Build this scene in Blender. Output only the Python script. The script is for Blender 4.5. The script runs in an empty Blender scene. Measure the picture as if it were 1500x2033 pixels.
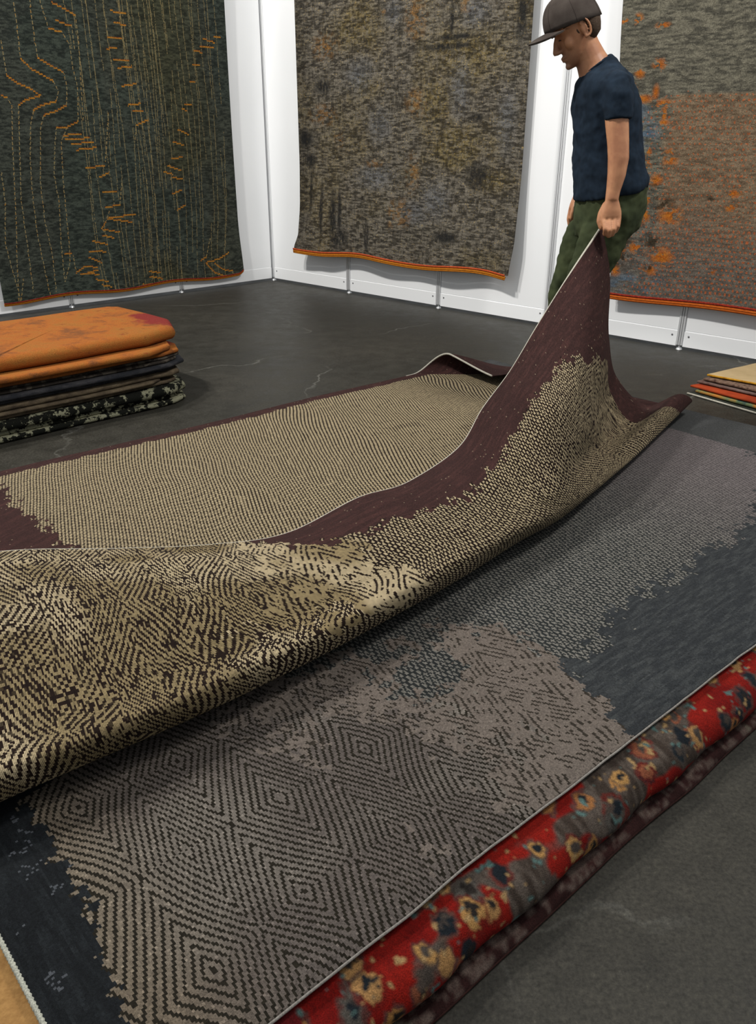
import bpy, bmesh, math, random
import numpy as np
from mathutils import Vector, Matrix

# ------------------------------------------------------------------ camera
scene = bpy.context.scene
COL = bpy.context.collection
PITCH = math.radians(24.7); ROLL = math.radians(0.26); CAM_H = 1.26; FPX = 1630.0
cam_d = bpy.data.cameras.new('camera'); cam = bpy.data.objects.new('camera', cam_d); COL.objects.link(cam)
fw = Vector((0, math.cos(PITCH), -math.sin(PITCH))); up0 = Vector((0, math.sin(PITCH), math.cos(PITCH))); r0 = Vector((1, 0, 0))
rr = math.cos(ROLL)*r0 + math.sin(ROLL)*up0; uu = -math.sin(ROLL)*r0 + math.cos(ROLL)*up0
cam.matrix_world = Matrix(((rr.x, uu.x, -fw.x, 0), (rr.y, uu.y, -fw.y, 0), (rr.z, uu.z, -fw.z, CAM_H), (0, 0, 0, 1)))
cam_d.sensor_fit = 'VERTICAL'; cam_d.sensor_height = 24.0; cam_d.lens = 24.0*FPX/2033.0
cam_d.clip_start = 0.02; cam_d.clip_end = 100
scene.camera = cam

# ------------------------------------------------------------------ light
world = bpy.data.worlds.new('world'); scene.world = world; world.use_nodes = True
bg = world.node_tree.nodes['Background']; bg.inputs[0].default_value = (0.93, 0.97, 1.0, 1); bg.inputs[1].default_value = 0.40
def area(name, loc, target, size, power, color=(1, 0.97, 0.92)):
    d = bpy.data.lights.new(name, 'AREA'); d.shape = 'DISK'; d.size = size; d.energy = power; d.color = color
    o = bpy.data.objects.new(name, d); COL.objects.link(o); o.location = loc
    o.rotation_euler = (Vector(target)-Vector(loc)).to_track_quat('-Z', 'Y').to_euler()
    return o
area('hall_lamp', (-4.2, 3.6, 6.2), (1.0, 5.6, 0.8), 0.35, 230)
area('hall_lamp', (-3.4, 2.8, 6.2), (1.4, 5.2, 0.8), 0.35, 230)
area('hall_lamp', (2.8, 2.4, 5.2), (-1.5, 6.0, 0.8), 0.9, 170)
area('hall_lamp', (1.2, -1.0, 6.5), (0.6, 2.6, 0.0), 1.2, 40)
vs = scene.view_settings
vs.view_transform = 'Standard'; vs.look = 'None'; vs.gamma = 1.0; vs.exposure = 0.22; vs.use_curve_mapping = False

# ------------------------------------------------------------------ helpers
def lin(h):
    h = h.lstrip('#'); c = [int(h[i:i+2], 16)/255 for i in (0, 2, 4)]
    return tuple((x/12.92 if x <= 0.04045 else ((x+0.055)/1.055)**2.4) for x in c)
def LN(h): return np.array(lin(h))
def tag(o, label=None, cat=None, group=None, kind=None):
    if label: o['label'] = label
    if cat: o['category'] = cat
    if group: o['group'] = group
    if kind: o['kind'] = kind
    return o
def empty(name, loc=(0, 0, 0)):
    o = bpy.data.objects.new(name, None); COL.objects.link(o); o.location = loc; o.empty_display_size = 0.1; return o
def link(name, me, mat=None, parent=None, smooth=True):
    o = bpy.data.objects.new(name, me); COL.objects.link(o)
    if mat: me.materials.append(mat)
    if smooth: me.polygons.foreach_set('use_smooth', np.ones(len(me.polygons), dtype=bool))
    if parent:
        o.parent = parent; o.matrix_parent_inverse = Matrix.Translation(-Vector(parent.location))
    return o
def frombm(name, bm, mat=None, parent=None, smooth=True):
    bmesh.ops.recalc_face_normals(bm, faces=bm.faces)
    me = bpy.data.meshes.new(name); bm.to_mesh(me); bm.free(); return link(name, me, mat, parent, smooth)
def grid_mesh(name, P, cols=None, soft=False):
    """P: (nu, nv, 3); cols: (nu-1, nv-1, 3), one flat colour a knot."""
    nu, nv = P.shape[:2]
    idx = np.arange(nu*nv).reshape(nu, nv)
    q = np.stack([idx[:-1, :-1], idx[1:, :-1], idx[1:, 1:], idx[:-1, 1:]], -1).reshape(-1, 4)
    me = bpy.data.meshes.new(name)
    me.vertices.add(nu*nv); me.vertices.foreach_set('co', P.reshape(-1).astype(np.float32))
    n = len(q); me.loops.add(n*4); me.loops.foreach_set('vertex_index', q.reshape(-1).astype(np.int32))
    me.polygons.add(n); me.polygons.foreach_set('loop_start', (np.arange(n)*4).astype(np.int32)); me.polygons.foreach_set('loop_total', np.full(n, 4, np.int32))
    me.update(calc_edges=True)
    if cols is not None and soft:
        v = np.zeros((nu, nv, 3)); w = np.zeros((nu, nv, 1))
        for di in (0, 1):
            for dj in (0, 1): v[di:nu-1+di, dj:nv-1+dj] += cols; w[di:nu-1+di, dj:nv-1+dj] += 1
        a = me.color_attributes.new('knot', 'FLOAT_COLOR', 'POINT'); c = np.ones((nu*nv, 4), np.float32); c[:, :3] = (v/w).reshape(-1, 3); a.data.foreach_set('color', c.reshape(-1))
    elif cols is not None:
        a = me.color_attributes.new('knot', 'FLOAT_COLOR', 'CORNER')
        c = np.ones((n, 4), np.float32); c[:, :3] = cols.reshape(-1, 3)
        a.data.foreach_set('color', np.repeat(c, 4, axis=0).reshape(-1))
    return me
def box(bm, lo, hi, M=None):
    vs_ = []
    for z in (lo[2], hi[2]):
        for x, y in ((lo[0], lo[1]), (hi[0], lo[1]), (hi[0], hi[1]), (lo[0], hi[1])):
            v = Vector((x, y, z)); vs_.append(bm.verts.new(M @ v if M else v))
    for f in ((3, 2, 1, 0), (4, 5, 6, 7), (0, 1, 5, 4), (1, 2, 6, 5), (2, 3, 7, 6), (3, 0, 4, 7)):
        bm.faces.new([vs_[i] for i in f])
def loft(bm, rings, n=24, cap=True):
    """rings: list of (centre, uvec, vvec) ellipses"""
    prev = None; first = None
    for (c, u, v) in rings:
        c = Vector(c); u = Vector(u); v = Vector(v)
        cur = [bm.verts.new(c + u*math.cos(2*math.pi*i/n) + v*math.sin(2*math.pi*i/n)) for i in range(n)]
        if prev:
            for i in range(n): bm.faces.new((prev[i], prev[(i+1) % n], cur[(i+1) % n], cur[i]))
        else: first = cur
        prev = cur
    if cap:
        bm.faces.new(first[::-1]); bm.faces.new(prev)
def tube(bm, pts, rad, n=10, cap=True):
    pts = [Vector(p) for p in pts]; m = len(pts)
    rad = rad if hasattr(rad, '__len__') else [rad]*m
    rings = []; ref = None
    for i, p in enumerate(pts):
        t = (pts[min(i+1, m-1)]-pts[max(i-1, 0)]).normalized()
        if ref is None:
            ref = t.orthogonal().normalized()
        ref = (ref - t*ref.dot(t)).normalized()
        b = t.cross(ref)
        rings.append((p, ref*rad[i], b*rad[i]))
    loft(bm, rings, n, cap)
def capsule(bm, a, b, ra, rb=None, n=12):
    """rounded limb piece"""
    a = Vector(a); b = Vector(b); rb = rb or ra; d = (b-a)
    t = d.normalized(); pts = []; r = []
    for k in (-0.97, -0.8, -0.5, 0): pts.append(a + t*ra*k); r.append(ra*math.sqrt(1-k*k))
    for k in (0, 0.5, 0.8, 0.97): pts.append(b + t*rb*k); r.append(rb*math.sqrt(1-k*k))
    tube(bm, pts, r, n)
def ellipsoid(bm, c, ax, ay, az, n=14):
    c = Vector(c); ax = Vector(ax); ay = Vector(ay); az = Vector(az)
    rings = []
    for k in range(1, n):
        th = math.pi*k/n
        rings.append((c + az*-math.cos(th), ax*math.sin(th), ay*math.sin(th)))
    loft(bm, rings, 20)
# value noise
_rng = np.random.RandomState(7); _T = _rng.rand(64, 256, 256)[:0] if False else _rng.rand(16, 256, 256)
def vn(x, y, seed=0):
    xi = np.floor(x).astype(int); yi = np.floor(y).astype(int); fx = x-xi; fy = y-yi
    fx = fx*fx*(3-2*fx); fy = fy*fy*(3-2*fy); T = _T[seed % 16]; s = seed*17
    g = lambda a, b: T[(a+s) & 255, (b+s) & 255]
    return (g(xi, yi)*(1-fx)+g(xi+1, yi)*fx)*(1-fy) + (g(xi, yi+1)*(1-fx)+g(xi+1, yi+1)*fx)*fy
def fbm(x, y, seed=0, o=4):
    r = 0; a = 0.5; t = 0
    for k in range(o):
        r = r + a*vn(x*2**k, y*2**k, seed+k); t += a; a *= 0.55
    return r/t
def tri(x): return np.abs(((x+0.5) % 1)-0.5)          # 0 at integers, .5 between
def mixc(A, B, m): return A*(1-m[..., None]) + B*m[..., None]
def cc(h, shape): return np.broadcast_to(LN(h), shape+(3,)).copy()
def ss(x, a, b): t = np.clip((x-a)/(b-a), 0, 1); return t*t*(3-2*t)

# ------------------------------------------------------------------ materials
def base_mat(name, rough=0.9, spec=0.2):
    m = bpy.data.materials.new(name); m.use_nodes = True
    b = m.node_tree.nodes['Principled BSDF']; b.inputs['Roughness'].default_value = rough; b.inputs['Specular IOR Level'].default_value = spec
    return m, m.node_tree, b
def noise(nt, scale, detail=3, coord='Object', stretch=None, rough=0.55):
    tc = nt.nodes.new('ShaderNodeTexCoord'); n = nt.nodes.new('ShaderNodeTexNoise'); n.inputs['Scale'].default_value = scale; n.inputs['Detail'].default_value = detail; n.inputs['Roughness'].default_value = rough
    if stretch:
        mp = nt.nodes.new('ShaderNodeMapping'); mp.inputs['Scale'].default_value = stretch; nt.links.new(tc.outputs[coord], mp.inputs[0]); nt.links.new(mp.outputs[0], n.inputs['Vector'])
    else: nt.links.new(tc.outputs[coord], n.inputs['Vector'])
    return n
def ramp(nt, src, stops):
    r = nt.nodes.new('ShaderNodeValToRGB'); e = r.color_ramp.elements
    while len(e) < len(stops): e.new(0.5)
    for i, (p, c) in enumerate(stops): e[i].position = p; e[i].color = tuple(c)+(1,) if len(c) == 3 else c
    nt.links.new(src, r.inputs[0]); return r
def bump(nt, src, b, strength=0.3, dist=0.004):
    n = nt.nodes.new('ShaderNodeBump'); n.inputs['Strength'].default_value = strength; n.inputs['Distance'].default_value = dist
    nt.links.new(src, n.inputs['Height']); nt.links.new(n.outputs[0], b.inputs['Normal']); return n
def knot_mat(name, spec=0.12, vs=0.35, nscale=500, bstr=0.5, sheen=0.0, gain=0.56):
    m, nt, b = base_mat(name, 0.92, spec)
    a = nt.nodes.new('ShaderNodeAttribute'); a.attribute_name = 'knot'
    n = noise(nt, nscale, 2); 
    mr = nt.nodes.new('ShaderNodeMapRange'); mr.inputs['From Min'].default_value = 0.25; mr.inputs['From Max'].default_value = 0.75
    mr.inputs['To Min'].default_value = (1-vs)*gain; mr.inputs['To Max'].default_value = (1+vs)*gain; nt.links.new(n.outputs[0], mr.inputs[0])
    vm = nt.nodes.new('ShaderNodeVectorMath'); vm.operation = 'SCALE'; nt.links.new(a.outputs['Color'], vm.inputs[0]); nt.links.new(mr.outputs[0], vm.inputs['Scale'])
    nt.links.new(vm.outputs[0], b.inputs['Base Color']); bump(nt, n.outputs[0], b, bstr, 0.002)
    if sheen: b.inputs['Sheen Weight'].default_value = sheen; b.inputs['Sheen Roughness'].default_value = 0.5
    return m
def weave_mat(name):
    m = knot_mat(name, vs=0.4, bstr=0.6, gain=1.0); nt = m.node_tree; b = nt.nodes['Principled BSDF']
    src = b.inputs['Base Color'].links[0].from_socket
    at = nt.nodes.new('ShaderNodeAttribute'); at.attribute_name = 'thread'; sp = nt.nodes.new('ShaderNodeSeparateXYZ'); nt.links.new(at.outputs['Vector'], sp.inputs[0])
    mu = nt.nodes.new('ShaderNodeMath'); mu.operation = 'MULTIPLY'; mu.inputs[1].default_value = 2*math.pi/0.0028; nt.links.new(sp.outputs[0], mu.inputs[0])
    si = nt.nodes.new('ShaderNodeMath'); si.operation = 'SINE'; nt.links.new(mu.outputs[0], si.inputs[0])
    mr = nt.nodes.new('ShaderNodeMapRange'); mr.inputs['From Min'].default_value = -0.7; mr.inputs['From Max'].default_value = 0.5; mr.inputs['To Min'].default_value = 0.38; mr.inputs['To Max'].default_value = 1.15; nt.links.new(si.outputs[0], mr.inputs[0])
    vm = nt.nodes.new('ShaderNodeVectorMath'); vm.operation = 'SCALE'; nt.links.new(src, vm.inputs[0]); nt.links.new(mr.outputs[0], vm.inputs['Scale']); nt.links.new(vm.outputs[0], b.inputs['Base Color'])
    return m
def cloth_mat(name, c1, c2, scale=60, rough=0.92, bstr=0.25, fine=700, stretch=None, spec=0.12):
    m, nt, b = base_mat(name, rough, spec)
    n = noise(nt, scale, 4, stretch=stretch); r = ramp(nt, n.outputs[0], [(0.3, lin(c1)), (0.7, lin(c2))])
    nt.links.new(r.outputs[0], b.inputs['Base Color']); f = noise(nt, fine, 2); bump(nt, f.outputs[0], b, bstr, 0.002); return m
M_KNOT = knot_mat('rug_knots', vs=0.45, bstr=0.7); M_KNOTW = knot_mat('hanging_rug_knots', nscale=260, vs=0.35, gain=0.8)
M_PILE = knot_mat('deep_pile', nscale=420, vs=0.4, bstr=0.8)
M_SELV = cloth_mat('pale_selvedge', '#8c887c', '#b9b5a8', 300)
M_SELVG = cloth_mat('grey_selvedge', '#6d6963', '#8f8a84', 300)
M_SERGE = cloth_mat('serged_edge', '#6e7068', '#b3b3a6', 420)
M_WALL, nt, b = base_mat('white_panel', 0.55, 0.3)
n = noise(nt, 1.2, 3); r = ramp(nt, n.outputs[0], [(0.3, (0.81, 0.82, 0.83)), (0.7, (0.85, 0.86, 0.87))]); nt.links.new(r.outputs[0], b.inputs['Base Color'])
M_BEAM, nt, b = base_mat('base_panel', 0.4, 0.4); b.inputs['Base Color'].default_value = (0.86, 0.87, 0.88, 1)
M_ALU, nt, b = base_mat('aluminium', 0.35, 0.5); b.inputs['Base Color'].default_value = (0.78, 0.79, 0.80, 1); b.inputs['Metallic'].default_value = 0.55
M_GROOVE, nt, b = base_mat('groove_shadow', 0.7, 0.2); b.inputs['Base Color'].default_value = (0.17, 0.17, 0.18, 1)

# floor
M_FLOOR, nt, b = base_mat('concrete', 0.5, 0.17)
n1 = noise(nt, 0.9, 6); n2 = noise(nt, 9, 8, rough=0.7); n3 = noise(nt, 160, 3)
r1 = ramp(nt, n1.outputs[0], [(0.3, lin('#2b2a26')), (0.55, lin('#32302b')), (0.75, lin('#3a3832'))])
r2 = ramp(nt, n2.outputs[0], [(0.35, (0.72, 0.72, 0.72)), (0.62, (1.05, 1.05, 1.04))])
mx = nt.nodes.new('ShaderNodeMix'); mx.data_type = 'RGBA'; mx.blend_type = 'MULTIPLY'; mx.inputs[0].default_value = 1
nt.links.new(r1.outputs[0], mx.inputs[6]); nt.links.new(r2.outputs[0], mx.inputs[7])
# scuffs and grit
vo = nt.nodes.new('ShaderNodeTexVoronoi'); vo.inputs['Scale'].default_value = 26; tc = nt.nodes.new('ShaderNodeTexCoord'); nt.links.new(tc.outputs['Object'], vo.inputs['Vector'])
rv = ramp(nt, vo.outputs['Distance'], [(0.02, (1, 1, 1)), (0.06, (0, 0, 0))])
nsc = noise(nt, 3.0, 5); rs = ramp(nt, nsc.outputs[0], [(0.56, (0, 0, 0)), (0.66, (0.5, 0.5, 0.5))])
mm = nt.nodes.new('ShaderNodeMath'); mm.operation = 'MULTIPLY'; nt.links.new(rv.outputs[0], mm.inputs[0]); nt.links.new(rs.outputs[0], mm.inputs[1])
mx2 = nt.nodes.new('ShaderNodeMix'); mx2.data_type = 'RGBA'; nt.links.new(mm.outputs[0], mx2.inputs[0]); nt.links.new(mx.outputs[2], mx2.inputs[6]); mx2.inputs[7].default_value = lin('#8a8a86')+(1,)
# hairline cracks
vc = nt.nodes.new('ShaderNodeTexVoronoi'); vc.feature = 'DISTANCE_TO_EDGE'; vc.inputs['Scale'].default_value = 0.55
nw = noise(nt, 2.2, 5); va = nt.nodes.new('ShaderNodeVectorMath'); va.operation = 'MULTIPLY_ADD'; nt.links.new(nw.outputs['Color'], va.inputs[0]); va.inputs[1].default_value = (0.5, 0.5, 0); nt.links.new(tc.outputs['Object'], va.inputs[2]); nt.links.new(va.outputs[0], vc.inputs['Vector'])
rc = ramp(nt, vc.outputs['Distance'], [(0.0, (0.8, 0.8, 0.8)), (0.004, (0, 0, 0))])
nk = noise(nt, 0.8, 2); rk = ramp(nt, nk.outputs[0], [(0.5, (0, 0, 0)), (0.62, (0.7, 0.7, 0.7))])
mk = nt.nodes.new('ShaderNodeMath'); mk.operation = 'MULTIPLY'; nt.links.new(rc.outputs[0], mk.inputs[0]); nt.links.new(rk.outputs[0], mk.inputs[1])
mx3 = nt.nodes.new('ShaderNodeMix'); mx3.data_type = 'RGBA'; nt.links.new(mk.outputs[0], mx3.inputs[0]); nt.links.new(mx2.outputs[2], mx3.inputs[6]); mx3.inputs[7].default_value = lin('#6d6c66')+(1,)
ng = noise(nt, 110, 5, rough=0.75); rg = ramp(nt, ng.outputs[0], [(0.36, (0.6, 0.6, 0.58)), (0.5, (1, 1, 1)), (0.66, (1.45, 1.45, 1.4)), (0.74, (3.2, 3.2, 3.0))])
mg = nt.nodes.new('ShaderNodeMix'); mg.data_type = 'RGBA'; mg.blend_type = 'MULTIPLY'; mg.inputs[0].default_value = 1; nt.links.new(mx3.outputs[2], mg.inputs[6]); nt.links.new(rg.outputs[0], mg.inputs[7])
nt.links.new(mg.outputs[2], b.inputs['Base Color'])
rr_ = ramp(nt, n2.outputs[0], [(0.3, (0.40, 0.40, 0.40)), (0.7, (0.6, 0.6, 0.6))]); nt.links.new(rr_.outputs[0], b.inputs['Roughness'])
bump(nt, n3.outputs[0], b, 0.15, 0.002)

# ------------------------------------------------------------------ setting
bm = bmesh.new(); box(bm, (-6, -2.5, -0.08), (7, 9, 0)); o = frombm('floor', bm, M_FLOOR, smooth=False); tag(o, 'dark grey concrete floor of the exhibition booth', kind='structure')
CORN = Vector((-0.999, 7.996, 0)); WB = Vector((0.736, -0.677, 0)).normalized(); WL = Vector((-0.719, -0.695, 0)).normalized()
NB = Vector((WB.y, -WB.x, 0)); NL = Vector((-WL.y, WL.x, 0))
if NB.y > 0: NB = -NB
if NL.x < 0: NL = -NL
def frame(w, n):       # local x along the wall, y out of it, z up
    return Matrix(((w.x, n.x, 0, CORN.x), (w.y, n.y, 0, CORN.y), (0, 0, 1, 0), (0, 0, 0, 1)))
FB = frame(WB, NB); FL = frame(WL, NL); WALL_H = 2.9
for side, F, n0 in (('left', FL, 5), ('back', FB, 7)):
    bm = bmesh.new()
    for k in range(n0): box(bm, (k+0.022, -0.03, 0.125), (k+0.978, 0.0, WALL_H), F)
    box(bm, (0, -0.05, 0.05), (n0, -0.031, WALL_H), F)
    tag(frombm('wall_'+side, bm, M_WALL, smooth=False), 'white modular exhibition panel wall on the '+('left' if side == 'left' else 'right and centre'), kind='structure')
    bm = bmesh.new()
    for k in range(n0):
        box(bm, (k+0.022, -0.03, 0.022), (k+0.978, 0.004, 0.118), F); box(bm, (k+0.022, -0.028, 0.118), (k+0.978, -0.002, 0.125), F)
    tag(frombm('baseboard_'+side, bm, M_BEAM, smooth=False), kind='structure')
tn = 1
for F, ks in ((FB, (0, 1, 2, 3, 4, 5, 6)), (FL, (1, 2, 3, 4))):
    for k in ks:
        bm = bmesh.new()
        for (x0, x1) in ((-0.021, -0.009), (-0.005, 0.005), (0.009, 0.021)): box(bm, (k+x0, -0.03, 0.03), (k+x1, 0.009, WALL_H), F)
        box(bm, (k-0.02, -0.029, 0.03), (k+0.02, 0.003, WALL_H), F)
        nb = len(bm.faces)
        tube(bm, [F @ Vector((k, -0.006, 0.008)), F @ Vector((k, -0.006, 0.04))], 0.006, 10)
        tube(bm, [F @ Vector((k, -0.006, 0.0)), F @ Vector((k, -0.006, 0.01))], [0.02, 0.016], 16)
        o = frombm('trim_%d' % tn, bm, M_ALU, smooth=False); tag(o, kind='structure'); tn += 1
        o.data.materials.append(M_GROOVE)
        for p in o.data.polygons[18:24]: p.material_index = 1
        # screw heads in the base rail
        for dx in (-0.055, 0.055):
            bm = bmesh.new(); tube(bm, [F @ Vector((k+dx, 0.003, 0.09)), F @ Vector((k+dx, 0.0065, 0.09))], 0.006, 10)
            frombm('screw', bm, M_GROOVE, parent=o)

# ------------------------------------------------------------------ hanging rugs
def hang(F, u0, u1, z0, z1, du, off, colfn, wavefn, name, label, bind, k=0.0055, rough_edge=True):
    nu = int((u1-u0)/k); nz = int((z1-z0)/k)
    u = np.linspace(u0, u1, nu+1); z = np.linspace(z0, z1, nz+1); U, Z = np.meshgrid(u, z, indexing='ij')
    X, Y, Zz = wavefn(U, Z)
    root = empty(name, F @ Vector(((u0+u1)/2, off, z0)))
    Fm = np.array(F); L = np.stack([X, Y, Zz, np.ones_like(X)], -1) @ Fm.T
    uc = (U[:-1, :-1]+U[1:, 1:])/2; zc = (Z[:-1, :-1]+Z[1:, 1:])/2
    me = grid_mesh('pile', L[..., :3], colfn(uc, zc)); o = link('pile', me, M_KNOTW, root)
    s = o.modifiers.new('thick', 'SOLIDIFY'); s.thickness = 0.014; s.offset = -1 if True else 1
    # the orange bound bottom edge, two cords
    bm = bmesh.new()
    us = range(0, nu+1, 4)
    for (dz, dy, r) in bind[0]: tube(bm, [Vector(L[i, 0, :3]) + Vector((0, 0, dz)) + F.to_3x3() @ Vector((0, dy, 0)) for i in us], r, 8)
    frombm('binding', bm, bind[1], root)
    bm = bmesh.new()
    for (dz, dy, r) in bind[2]: tube(bm, [Vector(L[i, 0, :3]) + Vector((0, 0, dz)) + F.to_3x3() @ Vector((0, dy, 0)) for i in us], r, 8)
    frombm('red_cord', bm, bind[3], root)
    tag(root, label, 'rug'); return root
LINES = [[(1.407,2.077),(1.287,2.068)],[(1.392,2.009),(1.298,1.99)],[(1.455,1.908),(1.342,1.906)],[(1.474,1.829),(1.391,1.844)],[(1.427,1.766),(1.303,1.766)],[(1.402,1.708),(1.284,1.723)],[(1.386,1.587),(1.266,1.606)],[(1.353,1.458),(1.245,1.472)],[(1.317,1.415),(1.229,1.422)],[(1.901,1.246),(1.759,1.258)],[(1.891,1.217),(1.699,1.23)],[(1.849,1.185),(1.671,1.205)],[(1.816,1.148),(1.653,1.164)],[(1.756,1.018),(1.605,1.039)],[(1.659,0.954),(1.579,0.985)],[(1.65,0.847),(1.531,0.848)],[(1.641,0.732),(1.518,0.753)],[(1.636,0.654),(1.397,0.674)],[(1.619,0.649),(1.432,0.615)],[(1.698,0.579),(1.547,0.546)],[(1.696,0.533),(1.605,0.507)],[(1.786,0.495),(1.663,0.462)],[(1.823,0.417),(1.688,0.411)],[(1.837,0.378),(1.734,0.33)],[(2.024,0.413),(1.968,0.415)],[(1.954,0.267),(1.872,0.312),(1.773,0.295)],[(1.923,0.256),(1.772,0.244)],[(1.863,0.265),(1.777,0.272)],[(1.804,0.205),(1.703,0.186)],[(1.759,0.161),(1.683,0.145)],[(2.247,1.83),(2.251,1.624),(2.183,1.577),(2.089,1.543),(2.031,1.504),(2.145,1.472),(2.201,1.438),(2.22,1.31),(2.264,1.008),(2.293,0.806),(2.298,0.526),(2.313,0.177)],[(2.12,2.075),(2.125,1.898),(2.135,1.728),(2.067,1.669),(1.919,1.6),(1.892,1.537),(1.918,1.471),(2.034,1.442),(2.098,1.409),(2.137,1.311),(2.179,1.074),(2.2,0.871),(2.21,0.591),(2.201,0.373),(2.189,0.117)],[(2.008,2.085),(2.015,1.845),(2.012,1.741),(1.931,1.701),(1.834,1.661),(1.822,1.565),(1.846,1.447),(1.936,1.405),(2.03,1.378),(2.068,1.285),(2.128,0.937),(2.138,0.658),(2.12,0.439),(2.137,0.141)],[(1.937,2.092),(1.901,1.926),(1.807,1.915),(1.76,1.837),(1.76,1.697),(1.74,1.581),(1.769,1.342),(1.861,1.303),(1.946,1.297),(1.977,1.179),(2.015,0.975),(2.006,0.793),(2.037,0.506),(2.057,0.209)],[(1.852,2.088),(1.755,2.054),(1.686,2.023),(1.687,1.867),(1.715,1.543),(1.73,1.342)],[(1.84,1.986),(1.799,1.968),(1.726,1.958),(1.728,1.801)],[(2.309,1.498),(2.27,1.481),(2.248,1.437),(2.285,1.206),(2.319,0.943),(2.354,0.671),(2.397,0.391),(2.436,0.131)],[(2.399,1.011),(2.408,0.811),(2.458,0.538),(2.448,0.395),(2.425,0.189),(2.426,0.1)],[(2.373,0.272),(2.426,0.1)],[(0.825,0.264),(0.761,0.292),(0.706,0.438)],[(0.776,0.242),(0.691,0.157),(0.578,0.111)],[(0.765,0.246),(0.639,0.264),(0.529,0.306)],[(0.683,0.234),(0.604,0.175),(0.51,0.148),(0.514,0.096)],[(0.749,1.763),(0.683,1.761)],[(0.79,1.638),(0.743,1.64)],[(0.855,1.47),(0.789,1.474)],[(0.885,1.447),(0.84,1.429)],[(1.02,1.078),(0.919,1.087)],[(1.063,1.026),(0.936,0.985)],[(1.105,0.981),(1.024,0.961),(1.047,0.919)],[(1.027,0.934),(0.933,0.924)],[(1.041,0.811),(0.952,0.839)],[(1.008,0.685),(0.927,0.72)],[(0.939,1.293),(0.84,1.256)],[(0.996,1.204),(0.896,1.177)],[(0.729,1.86),(0.655,1.853)],[(0.669,1.899),(0.537,1.897)],[(0.636,1.95),(0.524,1.929)],[(0.53,1.971),(0.463,1.969)],[(1.337,0.221),(1.228,0.194)],[(1.333,0.18),(1.215,0.143)],[(1.405,0.13),(1.333,0.106)],[(1.861,1.303),(1.923,1.206),(1.952,0.931),(1.974,0.501),(1.99,0.353),(2.054,0.208)],[(1.958,0.396),(1.953,0.274)],[(1.61,0.715),(1.656,0.628),(1.698,0.579)],[(1.303,1.319),(1.194,1.36)],[(1.303,1.319),(1.327,1.205)],[(0.83,1.353),(0.82,1.264)],[(1.696,0.586),(1.669,0.539)],[(1.52,1.4),(1.593,1.064)],[(1.518,0.756),(1.478,0.917)]]
VL = [1.759,1.723,1.687,1.652,1.615,1.579,1.545,1.51,1.475,1.44,1.356,1.335,1.315,1.294,1.273,1.252,1.226,1.2,1.173,1.146,1.119,1.092,1.06,1.027,0.992,0.946,0.89,0.843,0.796,0.748,0.699,0.651,0.601,0.552,0.512]
def left_cols(U, Z):
    sh = U.shape
    st = fbm(U*32, Z*100, 1, 3); lg = fbm(U*2.2, Z*1.6, 4, 4); md = fbm(U*14, Z*22, 6, 3)
    C = mixc(cc('#272b27', sh), cc('#454941', sh), ss(st, 0.25, 0.75))
    C = mixc(C, C*np.array([0.92, 1.0, 1.0]), ss(lg, 0.5, 0.66))
    olive = np.exp(-((U-1.0)/0.42)**2)*0.8 + 0.25*np.exp(-((U-1.6)/0.12)**2)
    C = mixc(C, C*np.array([1.12, 1.0, 0.68]), np.clip(olive*ss(1-lg, 0.4, 0.65), 0, 1))
    C *= ((0.72+0.56*md)*(0.78+0.44*np.random.RandomState(2).rand(*sh)))[..., None]
    # vertical contour lines, dashed and stepping with the weave
    rs = np.random.RandomState(3)
    nu, nz = sh; du = U[1, 0]-U[0, 0]; dz = Z[0, 1]-Z[0, 0]; u00 = U[0, 0]; z00 = Z[0, 0]
    tan = LN('#94835a'); org = LN('#a97428'); red = LN('#7a3c22')
    def put(i, j, c, a):
        if 0 <= i < nu and 0 <= j < nz: C[i, j] = C[i, j]*(1-a)+c*a
    zs = Z[0]
    for q, v in enumerate(VL):
        ph = rs.rand()*9; z1, z2 = 0.1, 3
        if q > 25: z2 = 3
        x = v + 0.02*np.sin(zs*2.3+ph*0.4) + 0.03*(vn(zs*2.2+q*0.13, zs*0+3.3, 5)-0.5)
        x = x + 0.05*ss(0.7-zs, 0, 0.55)*(1.3-v)*1.2
        on = vn(zs*3.1+q*2.7, zs*0+q*1.7, 8) > 0.24
        for j in range(nz):
            if on[j] and rs.rand() < 0.8: put(int((x[j]-u00)/du), j, tan*(0.8+0.5*rs.rand()), 0.6)
    for l in LINES:
        for (p, q) in zip(l[:-1], l[1:]):
            steps = int(max(abs(q[0]-p[0])/du, abs(q[1]-p[1])/dz))*2+2
            fl = abs(q[0]-p[0]) > 0.7*abs(q[1]-p[1])
            for t in np.linspace(0, 1, steps):
                i = int((p[0]+(q[0]-p[0])*t-u00)/du); zz = p[1]+(q[1]-p[1])*t
                if fl:
                    j = int((zz-z00)/dz/2)*2
                    put(i, j, org*(0.8+0.4*rs.rand()), 0.9); put(i, j+1, red if rs.rand() < .5 else org, 0.8)
                else:
                    j = int((zz-z00)/dz)
                    if (j//2) % 3: put(i, j, (tan if rs.rand() < 0.85 else org)*(0.9+0.4*rs.rand()), 0.6)
    return C
def left_wave(U, Z):
    r = 0.05*ss(0.2-Z, 0, 0.1)*0
    Y = 0.045 + 0.006*np.sin(U*5+Z*2) + 0.012*ss(0.5-Z, 0, 0.5)
    edge = ss(0.50-U, 0, 0.08)
    Zn = Z + 0.012*np.sin(U*7)*ss(0.5-Z, 0, 0.45) + 0.03*edge*ss(0.2-Z, 0, 0.1)*ss(0.45-U, 0, 0.06) 
    X = U - 0.02*ss(0.6-Z, 0, .5)*ss(0.55-U, 0, .15)
    return X, Y, Zn
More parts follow.
